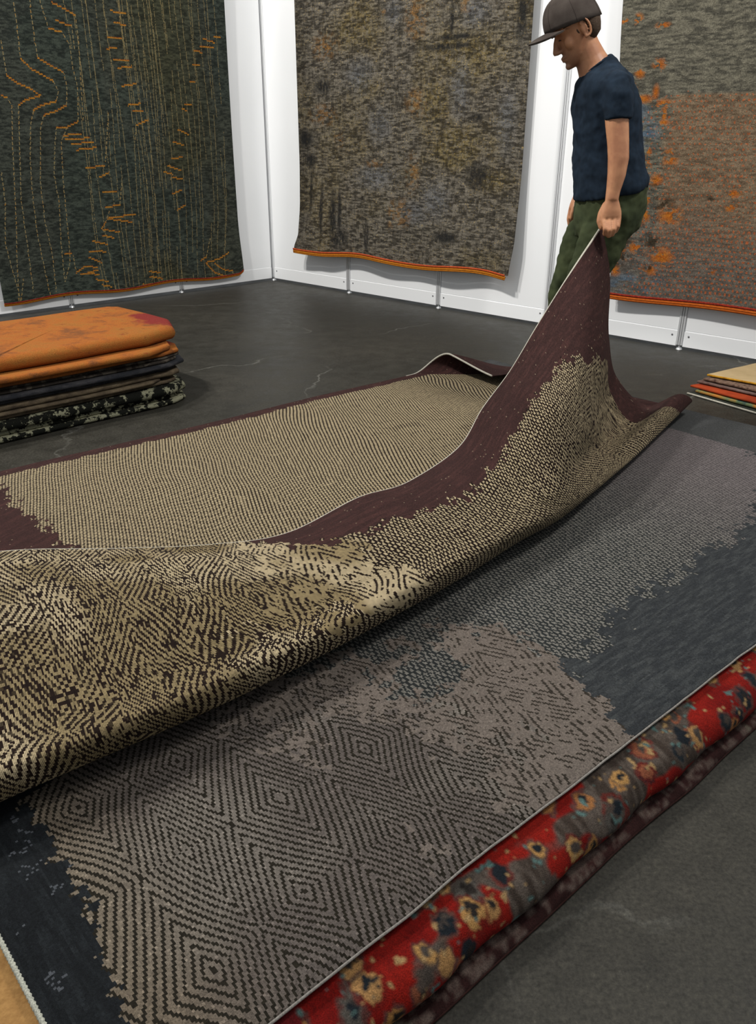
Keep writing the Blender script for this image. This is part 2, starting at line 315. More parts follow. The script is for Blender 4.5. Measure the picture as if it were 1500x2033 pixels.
M_ORANGE = cloth_mat('orange_binding', '#8f4d14', '#c07a22', 60, stretch=(1, 1, 6))
M_REDC = cloth_mat('red_cord', '#5a1a14', '#8a2c1c', 80)
M_YEL = cloth_mat('yellow_binding', '#8a5a14', '#b98a28', 50)
hang(FL, 0.405, 2.54, 0.112, 2.75, 0, 0.05, left_cols, left_wave, 'hanging_rug', 'dark green hanging rug with thin golden contour lines on the left wall',
     ([(-0.006, 0.004, 0.008), (-0.014, 0.002, 0.006)], M_ORANGE, [(0.002, 0.010, 0.006)], M_REDC))
MID = {'dark': [(0.586, 1.222, 0.1, 0.077), (0.639, 1.053, 0.067, 0.062), (0.653, 0.801, 0.02, 0.185), (0.784, 0.663, 0.023, 0.215), (0.918, 0.623, 0.042, 0.231), (0.99, 0.659, 0.025, 0.2), (1.314, 0.492, 0.03, 0.138), (2.667, 1.975, 0.042, 0.2), (2.382, 0.985, 0.1, 0.092), (2.093, 1.995, 0.02, 0.138), (0.806, 1.605, 0.1, 0.062), (2.339, 1.373, 0.067, 0.023), (2.135, 1.873, 0.2, 0.018), (2.067, 1.817, 0.3, 0.022), (0.986, 0.467, 0.1, 0.092), (2.129, 0.555, 0.133, 0.046)], 'orange': [(0.839, 1.884, 0.15, 0.092), (1.768, 2.007, 0.1, 0.138), (1.783, 1.471, 0.1, 0.092), (0.799, 1.402, 0.15, 0.077), (0.98, 1.225, 0.05, 0.062), (1.767, 0.993, 0.067, 0.138), (1.576, 0.694, 0.033, 0.123), (1.358, 1.054, 0.1, 0.031), (1.458, 2.073, 0.025, 0.015), (2.21, 2.056, 0.05, 0.046), (1.682, 0.7, 0.083, 0.108)], 'blue': [(1.422, 1.326, 0.133, 0.123), (2.187, 1.565, 0.1, 0.185), (2.281, 2.005, 0.133, 0.092), (1.38, 0.952, 0.2, 0.092), (2.001, 0.805, 0.15, 0.138), (2.595, 1.347, 0.083, 0.231), (1.805, 0.708, 0.15, 0.092), (1.21, 1.661, 0.167, 0.123), (1.557, 2.059, 0.083, 0.092)], 'olive': [(1.171, 1.971, 0.3, 0.154), (2.312, 1.779, 0.3, 0.154), (2.173, 1.153, 0.2, 0.138), (1.973, 1.481, 0.1, 0.123), (1.295, 1.59, 0.15, 0.092), (2.506, 0.963, 0.2, 0.092)]}
def blobs(U, Z, L, seed, soft=1.0, jag=0.6):
    m = np.zeros(U.shape)
    for (u, z, su, sz) in L:
        d = np.sqrt(((U-u)/max(su, .004))**2+((Z-z)/max(sz, .004))**2)
        m = np.maximum(m, np.clip(1.3-d, 0, 1))
    return m
def mid_cols(U, Z):
    sh = U.shape
    hs = fbm(U*24, Z*100, 1, 3); vsn = fbm(U*80, Z*12, 5, 3); lg = fbm(U*2.5, Z*2.5, 9, 4); f = fbm(U*80, Z*80, 2, 2); rs = np.random.RandomState(11)
    weave = np.where(vn(U*40, Z*40, 12) > 0.5, hs, vsn)
    C = mixc(cc('#38342d', sh), cc('#756e62', sh), ss(0.6*hs+0.4*weave, 0.3, 0.72))
    ol = np.clip(blobs(U, Z, MID['olive'], 1)+0.55*ss(lg, .45, .65), 0, 1)*(0.35+0.65*ss(f, 0.35, 0.6))
    C = mixc(C, C*np.array([1.1, 0.98, 0.6]), ol)
    bl = np.clip(blobs(U, Z, MID['blue'], 2), 0, 1)*(0.4+0.6*ss(hs, 0.4, 0.6)); C = mixc(C, cc('#5e6166', sh)*(0.6+0.8*hs)[..., None], bl*0.6)
    og = np.clip(blobs(U, Z, MID['orange'], 3), 0, 1)*ss(fbm(U*40, Z*60, 3, 3), 0.42, 0.6); C = mixc(C, cc('#805c30', sh)*(0.6+0.8*f)[..., None], og*0.65)
    spk = (rs.rand(*sh) < 0.03); C[spk] = C[spk]*np.array([2.0, 1.7, 1.0])
    dk = np.clip(blobs(U, Z, MID['dark'], 4)*1.2, 0, 1)*ss(0.5*hs+0.5*fbm(U*60, Z*25, 7, 3), 0.34, 0.50); C = mixc(C, cc('#1c1d1e', sh), dk*0.9)
    dk2 = ss(fbm(U*20, Z*100, 13, 2)*0.6+fbm(U*80, Z*30, 10, 2)*0.4, 0.6, 0.68); C = mixc(C, cc('#1f1e1c', sh), dk2*0.45)
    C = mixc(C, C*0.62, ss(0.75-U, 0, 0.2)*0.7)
    C *= (0.7+0.6*rs.rand(*sh))[..., None]
    return C
def mid_wave(U, Z):
    low = ss(1.1-Z, 0, 0.75)
    Y = 0.075 + 0.03*low*(0.5+0.5*np.sin(U*9+1.0)) + 0.045*ss(0.72-U, 0, 0.25)*ss(0.75-Z, 0, 0.4) + 0.02*low
    X = U - 0.05*ss(0.62-U, 0, 0.12)*ss(0.48-Z, 0, 0.14) + 0.015*np.sin(U*16)*ss(0.8-Z, 0, 0.4)*ss(0.95-U, 0, 0.3) - 0.03*ss(U-2.5, 0, .2)*ss(0.6-Z, 0, .3)
    Zn = Z + 0.014*np.sin(U*5.6+0.8)*ss(0.5-Z, 0, 0.15)
    return X, Y, Zn
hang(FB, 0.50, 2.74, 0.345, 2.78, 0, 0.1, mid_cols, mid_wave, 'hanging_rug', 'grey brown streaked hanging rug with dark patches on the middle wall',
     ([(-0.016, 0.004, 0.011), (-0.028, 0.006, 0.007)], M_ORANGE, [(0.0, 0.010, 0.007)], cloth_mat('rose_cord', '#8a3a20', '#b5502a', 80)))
RGT = {'orange': [(3.385, 1.931, 0.039, 0.031), (3.443, 1.913, 0.052, 0.025), (3.514, 1.878, 0.032, 0.015), (3.578, 1.882, 0.023, 0.031), (3.69, 1.839, 0.032, 0.022), (3.69, 1.638, 0.032, 0.037), (3.604, 1.601, 0.026, 0.031), (3.566, 1.525, 0.026, 0.025), (3.686, 1.494, 0.016, 0.043), (3.632, 1.459, 0.045, 0.025), (3.729, 1.429, 0.045, 0.031), (3.575, 1.469, 0.018, 0.025), (3.739, 1.332, 0.032, 0.018), (3.738, 1.374, 0.013, 0.049), (3.676, 1.166, 0.018, 0.031), (3.675, 1.098, 0.023, 0.037), (3.797, 1.139, 0.045, 0.061), (3.734, 1.012, 0.039, 0.037), (3.692, 0.91, 0.023, 0.037), (3.685, 0.809, 0.039, 0.049), (3.842, 0.818, 0.078, 0.061), (4.201, 0.953, 0.052, 0.025), (4.204, 0.878, 0.039, 0.031), (3.539, 0.577, 0.065, 0.074), (3.825, 0.571, 0.091, 0.061), (3.529, 0.467, 0.039, 0.037), (4.162, 0.506, 0.019, 0.015), (3.756, 0.49, 0.052, 0.037), (3.654, 0.619, 0.065, 0.037)], 'brown': [(3.569, 0.537, 0.078, 0.055), (3.754, 0.659, 0.065, 0.049), (3.787, 0.885, 0.065, 0.055), (4.074, 0.919, 0.026, 0.018), (3.754, 0.501, 0.039, 0.025), (3.735, 1.002, 0.039, 0.025), (3.578, 0.645, 0.052, 0.037)], 'blue': [(3.586, 1.395, 0.078, 0.074), (3.648, 1.281, 0.078, 0.074), (3.613, 0.399, 0.091, 0.061), (3.556, 0.36, 0.078, 0.074), (3.793, 0.398, 0.117, 0.049), (3.647, 1.214, 0.065, 0.037)]}
def right_cols(U, Z):
    sh = U.shape
    hs = fbm(U*28, Z*100, 2, 3); lg = fbm(U*2, Z*2.5, 6, 4); f = fbm(U*70, Z*70, 3, 2); rs = np.random.RandomState(5)
    C = mixc(cc('#45433b', sh), cc('#6e6a5c', sh), ss(hs, 0.25, 0.75))
    br = ss(U+0.12*(fbm(U*10, Z*10, 8)-0.5), 3.74, 3.80)*ss(1.49-Z, 0, 0.02)*(1-0.65*ss(0.75-Z, 0, 0.3))
    C = mixc(C, cc('#7b6046', sh)*(0.6+0.8*hs)[..., None], br*0.5)
    gr = ss(0.95-Z+0.3*(lg-0.5), 0, 0.5); C = mixc(C, cc('#5b5450', sh)*(0.6+0.85*hs)[..., None], gr*0.55)
    bl = np.clip(blobs(U, Z, RGT['blue'], 2), 0, 1)*ss(fbm(U*12, Z*30, 4, 3), 0.35, 0.6); C = mixc(C, cc('#50606e', sh)*(0.6+0.8*hs)[..., None], bl*0.9)
    # lattice of small orange dots
    px = 0.030; pz = 0.028; row = np.floor(Z/pz); gx = ((U+row % 2*px/2) % px)/px; gz = (Z % pz)/pz
    dot = (np.abs(gx-.5) < .2) & (np.abs(gz-.5) < .22) & (rs.rand(*sh) < 0.85)
    dm = ss(U, 3.55, 3.8)*ss(1.5-Z, 0, 0.03)*(0.45+0.55*ss(0.9-Z, 0, 0.5))
    on = dot & (rs.rand(*sh) < dm*(0.55+fbm(U*6, Z*6, 9)*1.1))
    C[on] = mixc(C, cc('#a8562c', sh), np.full(sh, 0.75))[on]
    og = np.clip(blobs(U, Z, RGT['orange'], 3), 0, 1)*ss(fbm(U*38, Z*45, 12, 3)+0.15*blobs(U, Z, RGT['orange'], 3), 0.5, 0.56)
    C = mixc(C, mixc(cc('#a04e14', sh), cc('#a2661e', sh), f)*(0.8+0.4*f)[..., None], og*0.95)
    bk = np.clip(blobs(U, Z, RGT['brown'], 3), 0, 1)*ss(fbm(U*42, Z*42, 14, 3), 0.4, 0.5); C = mixc(C, cc('#2c2418', sh), bk*0.9)
    C *= (0.72+0.56*rs.rand(*sh))[..., None]
    return C
def right_wave(U, Z):
    low = ss(1.2-Z, 0, 0.8)
    X = U - 0.12*(Z-1.2)*ss(3.9-U, 0, .5)*0 
    return U - 0.10*ss(Z, 0.3, 2.2)*ss(3.9-U, 0, 0.5)*1.6, 0.06+0.02*low*(0.5+0.5*np.sin(U*6)), Z+0.01*np.sin(U*4.5+1)*low
hang(FB, 3.50, 5.65, 0.315, 2.78, 0, 0.08, right_cols, right_wave, 'hanging_rug', 'grey hanging rug with orange speckled patches behind the man',
     ([(-0.012, 0.004, 0.012), (-0.024, 0.004, 0.010)], cloth_mat('deep_orange_binding', '#8e3c10', '#bd6424', 60, stretch=(1, 1, 6)), [(0.003, 0.010, 0.007)], M_REDC))

# ------------------------------------------------------------------ big rugs on the floor
AN = math.radians(41.5); E1 = np.array([math.cos(AN), math.sin(AN), 0]); E2 = np.array([-math.sin(AN), math.cos(AN), 0]); EZ = np.array([0, 0, 1.0])
def WP(a, b, h): return a[..., None]*E1 + b[..., None]*E2 + h[..., None]*EZ
def wv(a, b, h): return Vector(E1*a+E2*b+EZ*h)
A0, B0 = 0.145, 0.656
def diamonds(a, b, per, seed=0):
    aw = a + 0.11*(fbm(a*2.6+7, b*2.6, 3+seed, 2)-0.5); bw = b + 0.13*(fbm(a*2.3, b*2.3+9, 6+seed, 2)-0.5)
    f = 2.14*0.205*tri((aw-0.2)/0.205) + 0.45*tri((bw-0.56)/0.45)
    return (f/per) % 1
def grey_cols(a, b):
    sh = a.shape; rs = np.random.RandomState(21)
    j = fbm(a*45, b*45, 1, 3)-0.5; j2 = fbm(a*7, b*7, 4, 3)-0.5; R = rs.rand(*sh)
    tau = mixc(cc('#7a736b', sh), cc('#655d58', sh), ss(fbm(a*3, b*3, 7, 3), 0.4, 0.62))
    warm = np.exp(-((a-0.1)/0.12)**2); tau = mixc(tau, cc('#82745f', sh), warm*0.6)
    dark = cc('#28241c', sh)
    d = diamonds(a, b, 0.0315) ; C = mixc(tau, dark, (d < 0.37).astype(float)); fk = R > 0.965; tau[fk] *= 1.35; C[fk & (d >= .37)] *= 1.35
    # dashes fading out of the diamonds
    da = diamonds(a+0.4, b, 0.036, 2); dash = ((da < 0.38) & (fbm(a*60, b*60, 9, 2) > 0.47)).astype(float)
    wd = (a + 0.5*j + 0.5*j2) > 0.86-0.25*ss(b, 0.3, 0.6)
    C = np.where(wd[..., None], mixc(cc('#776d65', sh), cc('#3a342d', sh), dash), C)
    # the fine net
    s1 = ((2.14*a+b)/0.031+1.3*j2) % 1; s2 = ((2.14*a-b)/0.031+1.3*j2) % 1
    net = ((s1 < 0.36) | (s2 < 0.36)).astype(float)
    lt = mixc(cc('#827f78', sh), cc('#7a7272', sh), ss(a, 1.8, 2.8)); dkn = mixc(cc('#2f3232', sh), cc('#4a4546', sh), ss(a, 1.7, 2.7))
    NET = mixc(lt, dkn, net*(1-0.35*ss(a, 2.0, 2.9)))
    dome = np.interp(b, [0, .13, .37, .56, .60], [1.17, 1.227, 1.26, 1.25, 1.15])
    blot = np.exp(-((a-0.97)/0.13)**2-((b-0.43)/0.08)**2)
    up = (b + 0.3*j2 + 0.25*j) > 0.60-0.12*ss(a, 0.8, 1.1)
    inn = (a > dome + 0.12*j + 0.1*j2) | (up & (a > 0.72)) | (blot + 0.9*j > 0.55)
    C = np.where(inn[..., None], NET, C)
    hole = (up & (a < 1.25) & (a > 0.72)) | (blot + j > 0.5); C = np.where(hole[..., None], C*0.78, C)
    # plain borders
    ar = np.interp(a, [1.1, 1.32, 1.57, 2.04, 2.3, 2.7, 2.93, 2.96, 3.3], [.25, .264, .29, .338, .31, .42, .62, 1.2, 3])
    rb = (a > dome - 0.03 + 0.08*j) & (b < ar + 0.16*j + 0.12*j2) & (a > 1.1)
    bl_ = np.interp(b, [0, .15, .3, .45, .64, .72], [0.085, .09, .118, .127, .125, .5])
    lb = a < bl_ + 0.07*j + 0.04*j2
    C = np.where(rb[..., None], mixc(cc('#34373a', sh), cc('#494c4d', sh), ss(fbm(a*25, b*160, 3, 3), 0.3, 0.9)), C)
    far = (a > 2.93) & rb; C = np.where(far[..., None], cc('#4a4b4b', sh), C)
    C = np.where(lb[..., None], mixc(cc('#1a1d20', sh), cc('#262a2d', sh), ss(fbm(a*160, b*25, 5, 3), 0.3, 0.9)), C)
    spk = lb & (fbm(a*30, b*30, 12, 2) > 0.72) & (R < 0.25); C[spk] = LN('#5c6066')
    C *= (0.8+0.4*R)[..., None]
    return C
# rows: fine where seen, coarse under the unfolded rug
k = 0.0040
ga = np.arange(0, 3.25+k, k); gb = np.concatenate([np.arange(0, 1.30, k), np.arange(1.30, 2.27, 0.03)])
GA, GB = np.meshgrid(ga, gb, indexing='ij')
gh = 0.139 + 0.003*np.sin(GA*4+GB*3) - 0.006*ss(0.03-GB, 0, 0.03) + 0.004*fbm(GA*3, GB*3, 2) - 0.012*ss(0.04-GA, 0, .04)
gwob = 0.008*(fbm(GA*3, GB*0, 5)-0.5)*2*ss(0.5-GB, 0, 0.5); GP = WP(A0+GA, B0+GB+gwob, gh)
root = empty('flat_rug', wv(A0+1.6, B0+1.1, 0.135))
o = link('pile', grid_mesh('pile', GP, grey_cols((GA[:-1, :-1]+GA[1:, 1:])/2, (GB[:-1, :-1]+GB[1:, 1:])/2)), M_KNOT, root)
s = o.modifiers.new('thick', 'SOLIDIFY'); s.thickness = 0.009; s.offset = -1
bm = bmesh.new(); tube(bm, [Vector(GP[i, 0]) + Vector((0, 0, -0.003)) for i in range(0, len(ga), 4)], 0.0030, 8); frombm('selvedge', bm, M_SELVG, root)
def twist(bm, pts, r):     # overcast edge: many slanting stitches on a cord
    L = [Vector(p) for p in pts]; rad = [r*(1.0 if i % 2 else 0.78) for i in range(len(L))]; tube(bm, L, rad, 8)
bm = bmesh.new(); twist(bm, [Vector(GP[0, j]) + Vector((0, 0, -0.003)) for j in range(0, 280)], 0.0052); frombm('serged_edge', bm, M_SERGE, root)
tag(root, 'flat grey taupe rug with concentric diamond pattern lying on top of the pile', 'rug')

# ---- lifted brown rug: cross sections from the lifted edge, over the roll, to the floor
NET = [[0.0, (0.12, 2.14, 0.3), (0.1, 1.95, 0.33), (0.08, 1.72, 0.31), (0.06, 1.5, 0.275), (0.05, 1.35, 0.255), (0.05, 1.275, 0.26), (0.05, 1.262, 0.205), (0.05, 1.322, 0.158)], [0.32, (0.508, 2.023, 0.29), (0.453, 1.775, 0.325), (0.419, 1.591, 0.32), (0.389, 1.446, 0.285), (0.358, 1.302, 0.262), (0.34, 1.232, 0.268), (0.356, 1.251, 0.2), (0.356, 1.311, 0.158)], [0.6, (0.737, 1.846, 0.29), (0.685, 1.648, 0.32), (0.65, 1.481, 0.315), (0.622, 1.368, 0.28), (0.624, 1.291, 0.258), (0.603, 1.224, 0.262), (0.632, 1.236, 0.2), (0.632, 1.296, 0.158)], [0.86, (0.949, 1.732, 0.275), (0.9, 1.576, 0.3), (0.867, 1.458, 0.3), (0.87, 1.361, 0.275), (0.887, 1.299, 0.255), (0.861, 1.23, 0.26), (0.903, 1.238, 0.2), (0.903, 1.298, 0.158)], [1.13, (1.154, 1.667, 0.27), (1.118, 1.539, 0.29), (1.116, 1.431, 0.29), (1.126, 1.356, 0.275), (1.148, 1.306, 0.26), (1.124, 1.242, 0.26), (1.193, 1.262, 0.195), (1.193, 1.322, 0.158)], [1.37, (1.429, 1.706, 0.28), (1.39, 1.571, 0.29), (1.366, 1.462, 0.29), (1.362, 1.379, 0.285), (1.371, 1.321, 0.27), (1.359, 1.263, 0.258), (1.436, 1.283, 0.195), (1.436, 1.343, 0.158)], [1.62, (1.63, 1.691, 0.285), (1.589, 1.551, 0.31), (1.56, 1.441, 0.315), (1.573, 1.376, 0.295), (1.581, 1.316, 0.275), (1.607, 1.282, 0.255), (1.729, 1.327, 0.19), (1.729, 1.387, 0.158)], [1.82, (1.888, 1.734, 0.32), (1.797, 1.564, 0.34), (1.749, 1.45, 0.33), (1.743, 1.384, 0.305), (1.757, 1.327, 0.28), (1.794, 1.298, 0.25), (1.918, 1.341, 0.19), (1.918, 1.401, 0.158)], [2.03, (2.075, 1.802, 0.4), (1.958, 1.596, 0.41), (1.905, 1.469, 0.39), (1.906, 1.398, 0.345), (1.924, 1.338, 0.285), (2.0, 1.342, 0.24), (2.149, 1.395, 0.185), (2.149, 1.455, 0.158)], [2.24, (2.237, 1.831, 0.49), (2.09, 1.6, 0.5), (2.038, 1.475, 0.465), (2.065, 1.427, 0.38), (2.15, 1.437, 0.27), (2.229, 1.427, 0.225), (2.365, 1.45, 0.18), (2.365, 1.51, 0.158)], [2.5, (2.432, 1.876, 0.62), (2.286, 1.647, 0.575), (2.235, 1.529, 0.505), (2.264, 1.498, 0.385), (2.479, 1.58, 0.215), (2.514, 1.519, 0.2), (2.599, 1.508, 0.18), (2.599, 1.568, 0.158)], [2.84, (2.634, 1.91, 0.77), (2.541, 1.728, 0.665), (2.59, 1.683, 0.5), (2.784, 1.778, 0.285), (2.793, 1.668, 0.18), (2.891, 1.615, 0.235), (3.01, 1.618, 0.185), (3.01, 1.678, 0.158)], [3.25, (2.943, 1.983, 0.948), (2.961, 1.939, 0.72), (2.858, 1.845, 0.52), (3.082, 1.923, 0.3), (3.183, 1.804, 0.185), (3.222, 1.705, 0.25), (3.327, 1.693, 0.205), (3.327, 1.753, 0.158)]]
NS = np.array([c[0] for c in NET]); NP = np.array([[list(p) for p in c[1:]] for c in NET])     # (13, 8, 3) in the rugs' own frame
def cr(P, x, t):            # Catmull-Rom with uneven knots along axis 0
    x = np.asarray(x, float); n = len(x); m = np.zeros_like(P)
    for i in range(n):
        if i == 0: m[i] = (P[1]-P[0])/(x[1]-x[0])
        elif i == n-1: m[i] = (P[-1]-P[-2])/(x[-1]-x[-2])
        else:
            d0 = (P[i]-P[i-1])/(x[i]-x[i-1]); d1 = (P[i+1]-P[i])/(x[i+1]-x[i]); w = (x[i+1]-x[i])/(x[i+1]-x[i-1]); m[i] = d0*w + d1*(1-w)
    i = np.clip(np.searchsorted(x, t, side='right')-1, 0, n-2); h = x[i+1]-x[i]; u = (t-x[i])/h
    sh = (-1,)+(1,)*(P.ndim-1); u = u.reshape(sh); h = h.reshape(sh)
    return (2*u**3-3*u**2+1)*P[i] + (u**3-2*u**2+u)*h*m[i] + (-2*u**3+3*u**2)*P[i+1] + (u**3-u**2)*h*m[i+1]
ks = 0.0039
SS = np.arange(0, 3.25+ks, ks); SS[-1] = 3.25
CN = cr(NP, NS, SS)                                   # (ns, 8, 3)
RT = np.array([0, .2, .36, .48, .60, .67, .75, .83])  # row parameter
NF = 190
tf = np.linspace(0, RT[-1], NF+1)
FLAP = cr(np.swapaxes(CN, 0, 1), RT, tf)              # (NF+1, ns, 3)
# flat part behind the roll, with the far edge turned up near its corner
KP = FLAP[-1]                                          # (ns, 3)
NB_ = 330
v = np.linspace(0, 1, NB_+1)[1:]
FARB = 2.92
flat = np.zeros((NB_, len(SS), 3))
ca = 0.05+SS*1.0
width = FARB-KP[:, 1]
dist = v[:, None]*width[None, :]
aa = KP[None, :, 0] + (ca-KP[:, 0])[None, :]*ss(dist, 0, 0.5)
bb = KP[None, :, 1] + dist
NX, NY = 0.65, 0.76                                    # the far corner is folded over like a dog-ear
D = (aa-2.95)*NX + (bb-2.80)*NY
al = (aa-2.985)*NY - (bb-2.84)*NX                      # along the fold
rf = 0.054-0.036*ss(al, -0.05, 0.32)
phi = np.clip(D/rf, 0, math.pi*0.97)
Dp = np.where(D > 0, rf*np.sin(phi) + (D-phi*rf)*np.cos(phi), D)
hh = np.where(D > 0, rf*(1-np.cos(phi)) + (D-phi*rf)*np.sin(phi), 0)
hh = np.where(phi >= math.pi*0.969, np.maximum(hh - 0.5*(D-phi*rf)*(2*rf/0.24), 0.012), hh)
lift = 0.02*np.exp(-((D+0.04)/0.05)**2)*ss(bb, 2.6, 2.9)
flat[..., 0] = aa + (Dp-D)*NX; flat[..., 1] = bb + (Dp-D)*NY
flat[..., 2] = 0.158 + hh + lift*0 + 0.003*np.sin(aa*5)*np.sin(bb*4) + 0.005*fbm(aa*2.5, bb*2.5, 3)
SH = np.concatenate([FLAP, flat], 0)                   # rows, columns
SH = np.swapaxes(SH, 0, 1)                             # (ns, nrow, 3)
d = np.linalg.norm(np.diff(SH, axis=1), axis=2); T_ = np.concatenate([np.zeros((len(SS), 1)), np.cumsum(d, 1)], 1)
# resample rows to even knots by the middle column's arc length
mid_ = T_[len(SS)//3]; nrow = int(mid_[-1]/ks)
newr = np.interp(np.linspace(0, mid_[-1], nrow), mid_, np.arange(SH.shape[1]))
i0 = np.clip(np.floor(newr).astype(int), 0, SH.shape[1]-2); fr = (newr-i0)[None, :, None]
SH2 = SH[:, i0]*(1-fr) + SH[:, i0+1]*fr; TT = T_[:, i0]*(1-fr[..., 0]) + T_[:, i0+1]*fr[..., 0]
isflat = newr > NF
# fine ripples of the lifted cloth
Sg = np.repeat(SS[:, None], nrow, 1)
def brown_cols(S, T, flatm, Kd, dog):
    sh = S.shape; rs = np.random.RandomState(31); R = rs.rand(*sh)
    a = S; b = T
    j = fbm(a*45, b*45, 2, 3)-0.5; j2 = fbm(a*7, b*7, 5, 3)-0.5
    tan = mixc(cc('#a19275', sh), cc('#7f7052', sh), ss(fbm(a*5, b*5, 8, 3), 0.4, 0.62)); dark = cc('#1a0f0a', sh)
    d = diamonds(a+0.05, b, 0.030, 5); C = mixc(tan, dark, (d < 0.50).astype(float)*(0.85+0.15*(R > .3)))
    ch = fbm(a*260, b*45, 12, 2); C = np.where((ch > 0.72)[..., None], dark, C); C = np.where((ch < 0.29)[..., None], tan*0.9, C)
    da = diamonds(a+0.4, b, 0.040, 2); dash = ((da < 0.42) & (fbm(a*60, b*60, 9, 2) > 0.45)).astype(float)
    C = np.where((((a+0.4*j+0.4*j2) > 0.92) & ((a+j2*.5) < 1.3))[..., None], mixc(tan, dark, dash), C)
    s1 = ((2.14*a+b)/0.031+1.2*j2) % 1; s2 = ((2.14*a-b)/0.031+1.2*j2) % 1
    net = ((s1 < 0.42) | (s2 < 0.36)).astype(float); NET_ = mixc(cc('#a19275', sh), dark, net)
    dome = np.interp(b, [0, .2, .4, .5, .6], [1.06, 1.18, 1.24, 1.3, 1.1]) 
    up = (b > Kd-0.14+0.5*j2+0.3*j) & (a > 0.7)
    C = np.where(((a > dome+0.3*j2+.1*j) | up)[..., None], NET_, C)
    # the side on the floor: narrow ribs
    g = ((2.14*a-b+0.05*(fbm(a*3, b*3, 7, 2)-.5))/0.0275) % 1
    FL_ = mixc(cc('#a19275', sh), cc('#1c100a', sh), (g < 0.40).astype(float))
    FL_ = mixc(FL_, FL_*0.45, ((np.floor(b/0.0078) % 2) == 0).astype(float)*0.7)
    C = np.where(flatm[..., None], FL_, C)
    # plain dark borders
    bord = mixc(cc('#33201e', sh), cc('#412926', sh), ss(fbm(a*14, b*130, 3, 3), 0.4, 0.85))
    ar = np.interp(a, [0.9, 1.0, 1.15, 1.35, 1.6, 2.0, 2.5, 2.9, 3.0, 3.05, 3.3], [-.1, .05, .13, .21, .24, .28, .33, .42, .52, 3, 3])
    m = (b < ar + 0.12*j + 0.08*j2) & ~flatm
    m |= (a > 3.02+0.1*j) & ~flatm
    FB2 = SH2[:-1, :-1, 1]; bf = b - Kd                                        # distance behind the roll
    m |= flatm & (FB2 > 2.865 + 0.03*j) 
    m |= flatm & (a < 0.66 + 0.10*j + 0.05*j2 + 0.02*bf)
    m |= flatm & (a > 3.12); DE = (a+0.05-2.985)*0.65 + (bf+1.78-2.84)*0.76 if False else None
    m |= (~flatm) & (b > Kd-0.06) & (a < 0.75+0.4*j2) & (fbm(a*14, b*14, 3, 2) > 0.42)
    m |= dog
    C = np.where(m[..., None], bord, C)
    fl = m & (R < 0.004); C[fl] = LN('#8a7a66')
    C *= (0.78+0.44*R)[..., None]
    return C
cS = (Sg[:-1, :-1]+Sg[1:, 1:])/2; cT = (TT[:-1, :-1]+TT[1:, 1:])/2
Kd = np.repeat(T_[:, NF][:, None], nrow, 1)[:-1, :-1]
fm = np.broadcast_to(isflat[:-1], cS.shape)
Drow = np.concatenate([np.full((NF+1, len(SS)), -1.0), D], 0).T; DG = (Drow[:, i0]*(1-fr[..., 0]) + Drow[:, i0+1]*fr[..., 0])[:-1, :-1] > 0.0
SP = WP(SH2[..., 0], SH2[..., 1], SH2[..., 2])
root = empty('lifted_rug', wv(1.7, 2.2, 0.155))
wme = grid_mesh('weave', SP, brown_cols(cS, cT, fm, Kd, DG)); ta = wme.attributes.new('thread', 'FLOAT_VECTOR', 'POINT')
tv = np.zeros(SP.shape, np.float32); tv[..., 0] = Sg; tv[..., 1] = TT; ta.data.foreach_set('vector', tv.reshape(-1))
o = link('weave', wme, weave_mat('ribbed_weave'), root)
s = o.modifiers.new('thick', 'SOLIDIFY'); s.thickness = 0.007; s.offset = 0
bm = bmesh.new(); tube(bm, [Vector(SP[i, 0]) for i in range(0, len(SS), 3)], 0.0042, 8); frombm('selvedge', bm, M_SELV, root)
bm = bmesh.new(); tube(bm, [Vector(SP[i, -1]) for i in range(int(2.72/ks), len(SS), 3)], 0.0048, 8); frombm('selvedge', bm, M_SELV, root)
tag(root, 'large dark brown and tan ribbed rug folded back, its corner lifted in the man\'s hand', 'rug')

